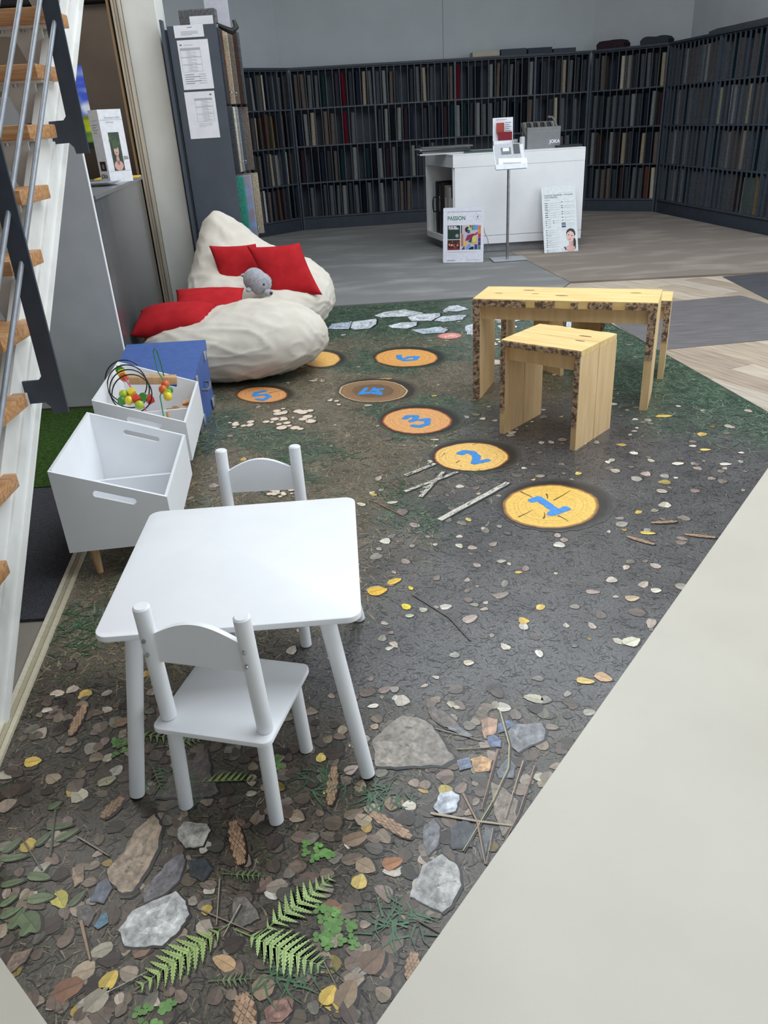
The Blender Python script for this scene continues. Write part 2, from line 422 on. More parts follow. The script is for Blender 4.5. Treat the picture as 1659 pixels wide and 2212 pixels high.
for i in range(1, NX): 
    bmesh.ops.bisect_plane(fmb, geom=fmb.verts[:] + fmb.edges[:] + fmb.faces[:], plane_co=(-1.85 + i*gs, 0, 0), plane_no=(1, 0, 0))
for j in range(1, NY):
    bmesh.ops.bisect_plane(fmb, geom=fmb.verts[:] + fmb.edges[:] + fmb.faces[:], plane_co=(0, 0.5 + j*gs, 0), plane_no=(0, 1, 0))
me = bpy.data.meshes.new('print_layer'); fmb.to_mesh(me); fmb.free()
ca = me.color_attributes.new('Col', 'FLOAT_COLOR', 'POINT'); buf = []
CL = [L3(GREEN), L3(BROWN), L3(SOIL), L3(LIT)]
for v in me.vertices:
    g = region(v.co.x, v.co.y); q = 1 + 0.35*nz(v.co.x, v.co.y, 7, 2) + 0.25*nz(v.co.x, v.co.y, 15, 4)
    buf += [sum(g[k]*CL[k][c] for k in range(4))*q for c in range(3)] + [1.0]
ca.data.foreach_set('color', buf)
M_forest = vcmat('forest_print', 0.31, 120, 0.8, spec=0.5)
link('print_layer', me, M_forest, fm)
b = MB(); b.prism(MATP, -0.0095, -0.0004); b.build('vinyl_backing', mat('vinyl_backing', (70, 70, 70), 0.6), fm)
M_fp = vcmat('forest_print_detail', 0.34, 160, 0.35, spec=0.5)
M_fps = vcmat('forest_print_stone', 0.32, 38, 0.6, spec=0.5)
M_fpl = vcmat('forest_print_leaf', 0.34, 70, 0.22, spec=0.5)
ZL = 0.0003
def jit(c, a=0.12):
    k = 1 + random.uniform(-a, a); return tuple(max(0.0, q*k) for q in c)
def onmat(x, y): return inpoly(x, y, MATP)
class Print(MB):
    off = (0.0, 0.0); cnt = 0; eps = 4e-6
    def shape(s, pts, col, z):           # flat polygon on the floor, cut where the vinyl ends
        w = [(p[0] + s.off[0], p[1] + s.off[1]) for p in pts]
        w = clip(w, m0, m1)
        if len(w) > 2: w = clip(w, m5, m0)
        if len(w) < 3: return
        s.cnt += 1; z += (s.cnt % 150)*s.eps
        s.poly([(p[0] - s.off[0], p[1] - s.off[1], z) for p in w], col)
    def stroke(s, pts, w0, w1, col, z):
        n = len(pts)
        for i in range(n - 1):
            a, b_ = pts[i], pts[i+1]; dx, dy = b_[0]-a[0], b_[1]-a[1]; l = math.hypot(dx, dy) or 1e-6
            nx, ny = -dy/l, dx/l
            wa = w0 + (w1 - w0)*i/(n - 1); wb = w0 + (w1 - w0)*(i + 1)/(n - 1)
            s.shape([(a[0]-nx*wa, a[1]-ny*wa), (b_[0]-nx*wb, b_[1]-ny*wb), (b_[0]+nx*wb, b_[1]+ny*wb), (a[0]+nx*wa, a[1]+ny*wa)], col, z)
# fine blades, needles and twigs of the print
pr = Print()
GB = [L3(c) for c in ((80, 104, 84), (58, 82, 64), (98, 120, 98), (46, 64, 52), (112, 130, 106))]
BB = [L3(c) for c in ((138, 122, 96), (116, 104, 82), (84, 76, 62), (152, 138, 112), (88, 98, 70))]
SB = [L3(c) for c in ((104, 101, 99), (46, 44, 44), (120, 116, 112), (54, 52, 52), (88, 84, 82), (40, 39, 39))]
LB = [L3(c) for c in ((96, 84, 66), (44, 40, 36), (112, 98, 78), (66, 76, 48), (36, 33, 30), (130, 118, 98))]
n = 0
while n < 46000:
    y = 0.55 + (random.random()**1.25)*6.85; x = random.uniform(-1.6, 2.18)
    if not onmat(x, y): continue
    g = region(x, y); t = random.random()*sum(g)
    if t < g[0]: pal, ln, w = GB, 0.065, 0.0034
    elif t < g[0] + g[1]: pal, ln, w = BB, 0.045, 0.0028
    elif t < g[0] + g[1] + g[2]: pal, ln, w = SB, 0.024, 0.0017
    else: pal, ln, w = LB, 0.03, 0.0019
    a = random.uniform(0, 2*PI); ln *= random.uniform(0.5, 1.3); k = random.uniform(-0.6, 0.6)
    p0 = (x, y); p1 = (x + math.cos(a)*ln*0.5, y + math.sin(a)*ln*0.5); p2 = (p1[0] + math.cos(a + k)*ln*0.5, p1[1] + math.sin(a + k)*ln*0.5)
    if not (onmat(*p2)): continue
    pr.stroke([p0, p1, p2], w, w*0.3, jit(random.choice(pal), 0.25), ZL*(1 + (n % 3)*0.3)); n += 1
o = pr.build('grass_and_twig_print', M_fp, fm); o['kind'] = 'stuff'
# leaves
def leaf_pts(cx, cy, L, wd, a, jag=0.08, n=12):
    pts = []
    for i in range(n):
        t = 2*PI*i/n; x_ = math.cos(t)*L*0.5; y_ = math.sin(t)*wd*0.5*(1 - 0.35*math.cos(t))
        k = 1 + random.uniform(-jag, jag); pts.append((cx + (x_*math.cos(a) - y_*math.sin(a))*k, cy + (x_*math.sin(a) + y_*math.cos(a))*k))
    return pts
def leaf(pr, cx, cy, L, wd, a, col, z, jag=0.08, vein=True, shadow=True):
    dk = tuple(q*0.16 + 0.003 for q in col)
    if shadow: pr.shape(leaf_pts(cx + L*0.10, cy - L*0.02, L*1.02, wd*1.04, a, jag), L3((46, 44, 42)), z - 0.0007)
    pts = leaf_pts(cx, cy, L, wd, a, jag)
    pr.shape(pts, col, z)
    # second tone: half of the blade a little different, vein and blotch
    half = [p for p in pts if (p[0]-cx)*(-math.sin(a)) + (p[1]-cy)*math.cos(a) >= -1e-6]
    if len(half) >= 3: pr.shape(half, jit(tuple(q*0.82 for q in col), 0.1), z + 0.00008)
    if vein:
        pr.stroke([(cx - math.cos(a)*L*0.65, cy - math.sin(a)*L*0.65), (cx + math.cos(a)*L*0.45, cy + math.sin(a)*L*0.45)], L*0.018, L*0.008, tuple(q*0.55 for q in col), z + 0.00016)
PALE = [L3(c) for c in ((214, 200, 176), (226, 216, 196), (188, 162, 144), (200, 176, 150), (176, 150, 134), (150, 124, 110), (206, 196, 160))]
BRN = [L3(c) for c in ((152, 128, 104), (128, 104, 84), (170, 146, 120), (110, 88, 72), (136, 108, 88), (100, 82, 68), (178, 152, 116), (120, 112, 96))]
YEL = [L3(c) for c in ((226, 190, 66), (214, 176, 84), (236, 206, 96))]
def desat(c, a=0.3):
    g = (c[0]*.3 + c[1]*.5 + c[2]*.2); return tuple(q*(1 - a) + g*a for q in c)
PALE = [desat(c) for c in PALE]; BRN = [desat(c) for c in BRN]; YEL = [desat(c, .12) for c in YEL]
pr = Print(); n = 0; tries = 0
while n < 430 and tries < 20000:
    tries += 1
    y = random.uniform(1.75, 7.0); x = random.uniform(-1.4, 2.1)
    if not onmat(x, y): continue
    g = region(x, y)
    if random.random() > (g[2]*1.0 + g[1]*0.22 + g[0]*0.10 + g[3]*0.8): continue
    c_ = jit(random.choice(PALE if random.random() < 0.93 else YEL), 0.15)
    if random.random() < 0.4: kk = random.uniform(0.35, 0.6); c_ = tuple(q*kk for q in c_)
    s_ = random.choice((0.022, 0.03, 0.036, 0.045, 0.055)) * random.uniform(0.8, 1.15)
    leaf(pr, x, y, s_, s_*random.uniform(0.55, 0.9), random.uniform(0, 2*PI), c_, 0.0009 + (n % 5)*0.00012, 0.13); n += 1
n = 0
while n < 760 and tries < 60000:
    tries += 1
    y = random.uniform(0.6, 1.95); x = random.uniform(-1.1, 0.7)
    if not onmat(x, y): continue
    g = region(x, y)
    if random.random() > g[3]: continue
    c_ = jit(random.choice(BRN if random.random() < 0.86 else (PALE + PALE + YEL)), 0.2)
    k = random.random()
    if k < 0.62: kk = random.uniform(0.22, 0.75); c_ = tuple(q*kk for q in c_)
    s_ = random.uniform(0.024, 0.052)
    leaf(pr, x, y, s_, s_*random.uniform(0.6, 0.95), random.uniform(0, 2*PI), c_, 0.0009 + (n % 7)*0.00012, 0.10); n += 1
o = pr.build('leaf_print', M_fpl, fm); o['kind'] = 'stuff'
# single larger leaves that catch the eye (pixel, size, colour)
for (px, py, s_, kx, a, c_) in (
    (815, 1277, .075, .8, 0.3, (236, 186, 62)), (852, 1256, .062, .55, 0.6, (238, 194, 70)), (887, 1271, .028, .6, 1.9, (236, 204, 70)),
    (877, 1311, .040, .8, 2.2, (240, 214, 60)), (885, 1331, .030, .7, 0.1, (196, 206, 168)), (1435, 899, .095, .4, -0.1, (232, 194, 100)),
    (1130, 1341, .040, .8, 2.0, (226, 186, 84)), (1400, 1152, .060, .45, -0.2, (234, 202, 96)), (1365, 1386, .060, .8, 0.4, (226, 220, 196)),
    (1465, 1002, .055, .6, 0.1, (232, 226, 206)), (1567, 1003, .055, .55, -0.1, (228, 224, 208)), (1265, 1472, .052, .55, -0.3, (230, 196, 110)),
    (1304, 1464, .055, .75, -0.7, (206, 168, 124)), (72, 1646, .052, .7, 0.1, (232, 196, 100)), (232, 1687, .050, .6, 0.5, (186, 184, 150)),
    (1417, 1276, .040, .75, 0.2, (226, 218, 196)), (1163, 1106, .01, .5, 0, (200, 190, 160)), (1366, 1293, .050, .7, 0.1, (206, 180, 146)),
    (1013, 1432, .034, .8, 0.1, (220, 206, 180)), (832, 819, .10, .35, 0.0, (214, 180, 96)), (796, 876, .055, .7, 0.1, (190, 186, 160)),
    (130, 1945, .052, .7, -0.9, (206, 196, 96)), (236, 2118, .045, .8, 1.2, (222, 190, 90)), (266, 1860, .04, .7, 1.0, (190, 150, 104)),
    (777, 1905, .040, .85, 1.3, (216, 190, 110)), (848, 1865, .05, .7, 0.3, (176, 120, 80)), (710, 2150, .046, .75, 1.0, (226, 190, 92)),
    (750, 2145, .058, .8, 1.1, (150, 128, 104)), (806, 2075, .06, .85, 0.7, (128, 104, 86)), (717, 1962, .045, .9, 0.2, (150, 112, 88)),
    (790, 1872, .055, .7, -0.6, (160, 138, 112)), (770, 1812, .06, .7, 0.3, (148, 122, 98)), (850, 1735, .05, .9, 0.2, (150, 124, 98)),
    (265, 1560, .05, .7, 0.4, (150, 122, 100)), (210, 2160, .055, .85, 0.9, (168, 158, 140)), (150, 2135, .06, .8, 0.4, (140, 100, 76)),
    (605, 2185, .062, .8, 0.9, (140, 104, 92)), (570, 2135, .05, .85, 0.3, (150, 128, 104)), (310, 2050, .045, .8, 0.5, (136, 108, 86)),
    (485, 2080, .06, .5, 2.6, (196, 160, 120)), (865, 1140, .01, .5, 0.2, (180, 150, 120)), (848, 1086, .050, .5, 0.1, (224, 216, 190)), (780, 1090, .05, .6, 2.4, (222, 212, 186))):
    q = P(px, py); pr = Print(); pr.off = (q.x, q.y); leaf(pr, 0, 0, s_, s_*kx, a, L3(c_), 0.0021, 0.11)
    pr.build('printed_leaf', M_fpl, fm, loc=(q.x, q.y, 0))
# tree slices with their painted numbers
BLUE = (66, 142, 214)
def slice_print(px, py, rx, ry, c_, rim, strokes, cracks=(), ww=0.026, dark_core=None, tone2=None):
    c0 = P(px, py); ux = (P(px + rx, py) - P(px - rx, py))*0.5; vy = (P(px, py - ry) - P(px, py + ry))*0.5
    pr = Print(); N = 56
    wob = [1 + 0.035*noise.noise(Vector((math.cos(2*PI*i/N)*1.6 + px, math.sin(2*PI*i/N)*1.6, 3.0))) + 0.012*random.uniform(-1, 1) for i in range(N)]
    def ring(s, z, col, sh=(0, 0)):
        pr.shape([(c0.x + sh[0] + (ux.x*math.cos(2*PI*i/N) + vy.x*math.sin(2*PI*i/N))*s*wob[i], c0.y + sh[1] + (ux.y*math.cos(2*PI*i/N) + vy.y*math.sin(2*PI*i/N))*s*wob[i]) for i in range(N)], col, z)
    def shade(s, z, col, sh):
        jr = [1 + random.uniform(-.035, .035) for _ in range(N)]
        pr.shape([(c0.x + sh[0] + (ux.x*math.cos(2*PI*i/N) + vy.x*math.sin(2*PI*i/N))*s*jr[i], c0.y + sh[1] + (ux.y*math.cos(2*PI*i/N) + vy.y*math.sin(2*PI*i/N))*s*jr[i]) for i in range(N)], col, z)
    r = ux.length
    g = region(c0.x, c0.y)
    bg = tuple(sum(g[k]*CL[k][c] for k in range(4)) for c in range(3))
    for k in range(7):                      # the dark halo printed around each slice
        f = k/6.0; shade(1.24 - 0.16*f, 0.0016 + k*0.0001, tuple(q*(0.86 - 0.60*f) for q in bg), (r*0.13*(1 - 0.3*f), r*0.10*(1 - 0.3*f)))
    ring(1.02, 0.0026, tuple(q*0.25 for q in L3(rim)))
    ring(1.0, 0.00265, L3(rim))
    base = L3(c_); t2 = L3(tone2) if tone2 else tuple(q*0.66 for q in base)
    K = 11
    for k in range(K):
        s = 0.955*(1 - k/K); f = 0.5 + 0.5*math.sin(k*2.4 + px)
        ring(s, 0.0027 + k*0.00003, tuple(base[i]*(1 - f*0.9) + t2[i]*f*0.9 for i in range(3)))
        ring(s*0.972, 0.000015 + 0.0027 + k*0.00003, jit(base, 0.03))
    if dark_core: 
        ring(0.62, 0.00310, L3(dark_core)); ring(0.3, 0.00312, tuple(q*1.15 for q in L3(dark_core)))
    for cr in cracks:
        a, b_ = P(*cr[0]), P(*cr[1]); pr.stroke([(a.x, a.y), ((a.x + b_.x)/2 + 0.004, (a.y + b_.y)/2), (b_.x, b_.y)], 0.004, 0.001, tuple(q*0.12 for q in base), 0.0032)
    o = pr.build('tree_slice_print', M_fpl, fm)
    nb = Print()
    for st in strokes:
        pts = [P(*q) for q in st]; pts2 = []
        for i in range(len(pts) - 1):
            for k in range(6):
                t = k/6.0; q = pts[i].lerp(pts[i+1], t); pts2.append((q.x, q.y))
        pts2.append((pts[-1].x, pts[-1].y))
        for kk in range(3):
            sh = (random.uniform(-1, 1)*ww*0.16, random.uniform(-1, 1)*ww*0.16)
            p3 = [(p[0] + sh[0] + random.uniform(-1, 1)*ww*0.09, p[1] + sh[1] + random.uniform(-1, 1)*ww*0.09) for p in pts2]
            nb.stroke(p3, ww*0.5, ww*0.46, jit(L3(BLUE), 0.05), 0.0034 + kk*0.00003)
            for q in p3[1:-1]:
                nb.shape([(q[0] + math.cos(t*PI/4)*ww*0.5, q[1] + math.sin(t*PI/4)*ww*0.5) for t in range(8)], L3(BLUE), 0.00352)
    nb.build('painted_number', M_fpl, o)
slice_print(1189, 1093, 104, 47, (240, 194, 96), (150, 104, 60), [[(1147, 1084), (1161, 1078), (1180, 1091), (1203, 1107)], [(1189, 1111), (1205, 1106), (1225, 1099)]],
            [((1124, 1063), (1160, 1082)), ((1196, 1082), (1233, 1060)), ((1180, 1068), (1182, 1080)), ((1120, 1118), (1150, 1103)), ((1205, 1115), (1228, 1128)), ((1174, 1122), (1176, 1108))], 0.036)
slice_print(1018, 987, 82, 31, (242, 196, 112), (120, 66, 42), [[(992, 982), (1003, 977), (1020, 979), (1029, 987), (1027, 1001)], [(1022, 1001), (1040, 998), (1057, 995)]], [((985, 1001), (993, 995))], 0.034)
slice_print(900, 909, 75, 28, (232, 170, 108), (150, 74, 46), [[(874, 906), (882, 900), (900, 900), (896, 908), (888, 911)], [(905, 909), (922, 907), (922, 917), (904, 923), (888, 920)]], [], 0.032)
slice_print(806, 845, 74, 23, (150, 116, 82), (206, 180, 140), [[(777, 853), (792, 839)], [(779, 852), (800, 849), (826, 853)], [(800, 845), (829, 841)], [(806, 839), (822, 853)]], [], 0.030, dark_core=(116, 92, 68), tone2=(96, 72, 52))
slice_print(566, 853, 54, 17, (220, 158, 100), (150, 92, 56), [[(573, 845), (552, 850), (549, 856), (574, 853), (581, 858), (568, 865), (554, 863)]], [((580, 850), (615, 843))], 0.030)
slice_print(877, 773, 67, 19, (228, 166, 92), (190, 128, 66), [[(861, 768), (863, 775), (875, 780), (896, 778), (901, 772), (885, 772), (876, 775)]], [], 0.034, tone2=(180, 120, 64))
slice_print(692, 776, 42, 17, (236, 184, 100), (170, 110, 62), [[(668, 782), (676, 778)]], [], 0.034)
def fill_stone(pr, poly, col, z, facet=0.26, spots=True):
    """rough stone print: jittered outline, facets round an off-centre point, speckles"""
    pts = []
    n = len(poly)
    for i in range(n):
        a, b_ = poly[i], poly[(i + 1) % n]
        for k in range(4):
            t = k/4.0; j = 0.0 if k == 0 else 1.0
            l = math.hypot(b_[0]-a[0], b_[1]-a[1])*0.05*j
            pts.append((a[0] + (b_[0]-a[0])*t + random.uniform(-l, l), a[1] + (b_[1]-a[1])*t + random.uniform(-l, l)))
    cx = sum(p[0] for p in pts)/len(pts); cy = sum(p[1] for p in pts)/len(pts)
    R = max(math.hypot(p[0]-cx, p[1]-cy) for p in pts)
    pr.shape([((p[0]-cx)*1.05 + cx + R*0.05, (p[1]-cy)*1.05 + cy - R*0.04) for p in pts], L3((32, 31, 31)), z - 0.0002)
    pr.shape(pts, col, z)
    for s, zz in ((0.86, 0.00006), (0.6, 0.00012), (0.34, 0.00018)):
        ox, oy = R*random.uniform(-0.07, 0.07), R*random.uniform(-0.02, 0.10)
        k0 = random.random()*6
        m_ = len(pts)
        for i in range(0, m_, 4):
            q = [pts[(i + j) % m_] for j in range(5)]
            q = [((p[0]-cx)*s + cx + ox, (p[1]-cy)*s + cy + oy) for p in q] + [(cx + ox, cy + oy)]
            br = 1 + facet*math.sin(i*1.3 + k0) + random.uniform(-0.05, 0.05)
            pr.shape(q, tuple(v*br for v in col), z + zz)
    if spots:
        for i in range(int(26)):
            t = random.randrange(len(pts)); f = random.uniform(0, 0.8); p = pts[t]; x_, y_ = cx + (p[0]-cx)*f, cy + (p[1]-cy)*f; r = R*random.uniform(0.015, 0.06)
            a0 = random.random()*6
            pr.shape([(x_ + math.cos(a0 + k*1.05)*r*random.uniform(0.5, 1.3), y_ + math.sin(a0 + k*1.05)*r*random.uniform(0.3, 0.9)) for k in range(6)], tuple(v*(0.6, 0.75, 1.25, 1.1)[(i*7) % 4] for v in col), z + 0.00024 + i*0.000002)
def stones(lst, x0, y0, k, nm='stone_print', z=0.0024):
    for poly, c_ in lst:
        q = [P(x0 + x*k, y0 + y*k) for x, y in poly]; cx = sum(v.x for v in q)/len(q); cy = sum(v.y for v in q)/len(q)
        pts = [(v.x - cx, v.y - cy) for v in q]
        # the part beyond the edge of the vinyl is cut off
        w = [(p[0] + cx, p[1] + cy) for p in pts]; w = clip(w if True else w, m0, m1) if False else w
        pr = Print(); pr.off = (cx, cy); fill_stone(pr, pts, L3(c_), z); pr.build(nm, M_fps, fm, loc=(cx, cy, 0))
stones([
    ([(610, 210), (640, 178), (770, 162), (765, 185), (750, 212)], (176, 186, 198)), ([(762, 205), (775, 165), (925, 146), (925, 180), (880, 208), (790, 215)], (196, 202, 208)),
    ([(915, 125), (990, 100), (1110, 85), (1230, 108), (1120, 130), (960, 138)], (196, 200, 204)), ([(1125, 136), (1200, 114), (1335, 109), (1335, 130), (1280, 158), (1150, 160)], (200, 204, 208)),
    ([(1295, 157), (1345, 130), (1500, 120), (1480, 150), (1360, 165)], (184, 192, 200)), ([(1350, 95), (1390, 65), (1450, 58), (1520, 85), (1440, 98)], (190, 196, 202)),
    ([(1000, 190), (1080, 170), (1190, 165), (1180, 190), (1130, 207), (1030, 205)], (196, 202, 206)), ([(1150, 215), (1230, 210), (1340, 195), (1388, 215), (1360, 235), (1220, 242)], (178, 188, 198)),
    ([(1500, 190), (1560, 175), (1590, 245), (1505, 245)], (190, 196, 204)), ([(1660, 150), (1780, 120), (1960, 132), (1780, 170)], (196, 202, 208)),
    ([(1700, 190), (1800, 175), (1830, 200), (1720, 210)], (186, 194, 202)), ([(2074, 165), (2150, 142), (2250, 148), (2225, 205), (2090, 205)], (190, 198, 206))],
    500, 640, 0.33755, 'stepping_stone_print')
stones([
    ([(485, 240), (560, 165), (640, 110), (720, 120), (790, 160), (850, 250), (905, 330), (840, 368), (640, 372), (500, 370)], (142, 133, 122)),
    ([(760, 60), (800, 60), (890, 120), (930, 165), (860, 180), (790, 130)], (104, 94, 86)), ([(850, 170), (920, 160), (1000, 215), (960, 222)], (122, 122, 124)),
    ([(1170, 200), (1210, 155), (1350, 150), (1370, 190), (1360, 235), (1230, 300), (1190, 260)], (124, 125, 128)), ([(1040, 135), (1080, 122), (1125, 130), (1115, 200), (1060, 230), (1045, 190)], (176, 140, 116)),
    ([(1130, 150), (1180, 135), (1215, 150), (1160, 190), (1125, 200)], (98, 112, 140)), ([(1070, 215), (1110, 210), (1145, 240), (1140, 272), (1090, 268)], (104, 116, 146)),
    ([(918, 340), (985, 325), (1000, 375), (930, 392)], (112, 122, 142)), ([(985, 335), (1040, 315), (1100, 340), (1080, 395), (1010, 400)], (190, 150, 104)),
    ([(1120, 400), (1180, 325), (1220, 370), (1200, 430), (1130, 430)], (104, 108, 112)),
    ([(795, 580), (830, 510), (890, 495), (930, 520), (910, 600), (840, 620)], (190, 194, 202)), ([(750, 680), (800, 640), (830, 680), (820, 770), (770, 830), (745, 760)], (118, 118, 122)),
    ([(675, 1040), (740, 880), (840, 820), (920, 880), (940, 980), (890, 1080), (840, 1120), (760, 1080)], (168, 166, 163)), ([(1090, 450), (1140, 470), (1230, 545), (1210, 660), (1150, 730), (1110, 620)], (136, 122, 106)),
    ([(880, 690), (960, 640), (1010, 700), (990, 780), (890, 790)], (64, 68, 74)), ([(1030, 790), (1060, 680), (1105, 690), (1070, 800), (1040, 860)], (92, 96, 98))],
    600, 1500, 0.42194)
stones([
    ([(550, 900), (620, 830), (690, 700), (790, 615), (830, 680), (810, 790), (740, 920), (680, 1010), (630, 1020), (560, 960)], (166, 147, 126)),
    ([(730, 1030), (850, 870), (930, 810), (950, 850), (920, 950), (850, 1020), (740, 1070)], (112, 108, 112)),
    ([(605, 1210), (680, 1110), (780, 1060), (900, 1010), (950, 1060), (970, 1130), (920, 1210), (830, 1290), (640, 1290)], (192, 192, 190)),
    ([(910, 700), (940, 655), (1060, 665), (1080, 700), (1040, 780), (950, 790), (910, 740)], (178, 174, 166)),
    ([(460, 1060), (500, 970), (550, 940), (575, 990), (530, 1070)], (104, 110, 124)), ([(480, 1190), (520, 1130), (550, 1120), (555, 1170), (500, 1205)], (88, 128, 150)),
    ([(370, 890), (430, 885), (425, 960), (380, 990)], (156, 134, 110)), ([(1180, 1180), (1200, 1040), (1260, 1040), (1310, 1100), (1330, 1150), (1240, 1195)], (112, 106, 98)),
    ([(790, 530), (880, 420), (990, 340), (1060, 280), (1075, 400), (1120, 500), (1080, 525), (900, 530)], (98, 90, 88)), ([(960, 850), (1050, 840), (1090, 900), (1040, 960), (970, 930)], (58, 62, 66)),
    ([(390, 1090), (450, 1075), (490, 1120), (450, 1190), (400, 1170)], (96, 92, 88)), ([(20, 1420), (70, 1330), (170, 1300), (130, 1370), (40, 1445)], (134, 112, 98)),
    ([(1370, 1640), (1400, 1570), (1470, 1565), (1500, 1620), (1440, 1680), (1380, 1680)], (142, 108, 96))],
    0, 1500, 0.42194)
# red spotted patch, toadstools, birch sticks
def disc(pr, cx, cy, r, col, z, n=14, e=1.0):
    pr.shape([(cx + math.cos(2*PI*i/n)*r, cy + math.sin(2*PI*i/n)*r*e) for i in range(n)], col, z)
pr = Print(); q = P(971, 726); pr.off = (q.x, q.y); disc(pr, 0, 0, 0.095, L3((206, 120, 110)), 0.0024, 22); disc(pr, 0, 0, 0.08, L3((216, 146, 134)), 0.0025, 22)
for i in range(14):
    a = random.uniform(0, 6.28); r = random.uniform(0, 0.07); disc(pr, math.cos(a)*r, math.sin(a)*r, 0.008, L3((236, 214, 204)), 0.0026, 7)
pr.build('toadstool_print', M_fpl, fm, loc=(q.x, q.y, 0))
for (px, py, n, sx, sy, r0) in ((628, 905, 26, 62, 24, .030), (520, 917, 9, 30, 8, .022), (606, 1060, 20, 28, 15, .016), (1040, 742, 12, 34, 10, .028), (1085, 740, 8, 20, 12, .026), (1072, 785, 2, 6, 3, .06), (720, 870, 4, 18, 8, .02)):
    pr = Print(); c0 = P(px, py); pr.off = (c0.x, c0.y)
    for i in range(n):
        a = random.uniform(0, 6.28); f = math.sqrt(random.random()); q = P(px + math.cos(a)*sx*f, py + math.sin(a)*sy*f); r = r0*random.uniform(0.45, 1.1)
        disc(pr, q.x - c0.x + r*0.25, q.y - c0.y - r*0.1, r*1.05, L3((44, 46, 42)), 0.0023 + i*0.00001); disc(pr, q.x - c0.x, q.y - c0.y, r, jit(L3((226, 204, 182)), 0.1), 0.0025 + i*0.00001)
        disc(pr, q.x - c0.x, q.y - c0.y, r*0.55, jit(L3((236, 220, 200)), 0.06), 0.0027 + i*0.00001, 9)
    pr.build('mushroom_print', M_fpl, fm, loc=(c0.x, c0.y, 0))['kind'] = 'stuff'
for (a, b_, w) in (((948, 1124), (1098, 1043), .014), ((875, 1028), (940, 1002), .012), ((875, 1062), (988, 1020), .010), ((908, 1074), (958, 1020), .010)):
    p, q = P(*a), P(*b_); pr = Print(); pr.off = (p.x, p.y); d_ = q - p; m_ = 12
    pts = [(d_.x*i/m_ + random.uniform(-.002, .002), d_.y*i/m_ + random.uniform(-.002, .002)) for i in range(m_ + 1)]
    pr.stroke([(x + 0.006, y - 0.006) for x, y in pts], w*1.1, w*1.1, L3((36, 38, 34)), 0.0024)
    pr.stroke(pts, w, w*0.9, L3((206, 200, 188)), 0.0026)
    for i in range(40):
        t = random.random(); s = random.uniform(-0.7, 0.7)*w; l = random.uniform(0.006, 0.02); u = d_.normalized()
        x, y = d_.x*t - u.y*s, d_.y*t + u.x*s
        pr.stroke([(x, y), (x + u.x*l, y + u.y*l)], 0.0016, 0.001, L3((52, 50, 46)), 0.0028)
    pr.build('birch_stick_print', M_fpl, fm, loc=(p.x, p.y, 0))
# ferns
def fern(pb, pt, wid, npin=11, col=(164, 190, 112), side=(1, 1)):
    b0, t0 = P(*pb), P(*pt); d_ = t0 - b0; Ld = d_.length; u = d_.normalized(); v = Vector((-u.y, u.x, 0)); pr = Print(); pr.off = (b0.x, b0.y); base = L3(col)
    pr.stroke([(-u.x*Ld*0.25, -u.y*Ld*0.25), (0, 0), (d_.x, d_.y)], 0.002, 0.001, tuple(q*0.5 for q in base), 0.0030)
    for i in range(npin):
        t = i/npin; ln = wid*math.sin(PI*(0.18 + 0.80*(1 - t)*0.9 + 0.0))*(1 - t*0.75)
        for sgn, on in ((1, side[0]), (-1, side[1])):
            if not on: continue
            o = u*(Ld*t); dv = (v*sgn*0.9 + u*0.5).normalized(); nv = Vector((-dv.y, dv.x, 0)); cc = jit(base, 0.12)
            pts = []; mm = 7
            for k in range(mm + 1):              # toothed pinna outline
                f = k/mm; w_ = ln*0.19*(1 - f)**0.7
                pts.append((o + dv*ln*f + nv*w_, o + dv*ln*(f + 0.05) + nv*w_*0.45))
            outl = []
            for a, c_ in pts: outl += [a, c_]
            for a, c_ in reversed(pts):
                f = (a - o).dot(dv)
                outl += [o + dv*f - (c_ - o - dv*((c_ - o).dot(dv))), o + dv*f - (a - o - dv*f)]
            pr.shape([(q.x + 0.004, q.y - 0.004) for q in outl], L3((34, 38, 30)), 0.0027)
            pr.shape([(q.x, q.y) for q in outl], cc, 0.0031)
            pr.stroke([(o.x, o.y), (o.x + dv.x*ln, o.y + dv.y*ln)], 0.0009, 0.0004, tuple(q*0.6 for q in cc), 0.0032)
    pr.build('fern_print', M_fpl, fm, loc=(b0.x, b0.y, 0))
fern((470, 2015), (292, 2140), 0.085); fern((580, 2005), (724, 1892), 0.075, col=(172, 198, 128)); fern((545, 2025), (702, 2092), 0.088, col=(172, 198, 128))
fern((438, 1690), (562, 1686), 0.062, 9, (150, 176, 104), (1, 0)); fern((298, 1588), (420, 1600), 0.05, 9, (140, 166, 100)); fern((360, 1612), (450, 1596), 0.045, 8, (132, 158, 98))
fern((330, 1660), (352, 1712), 0.03, 7, (128, 144, 96)); fern((500, 1890), (580, 1895), 0.03, 7, (128, 146, 100)); fern((470, 2120), (552, 2115), 0.03, 7, (130, 146, 104))
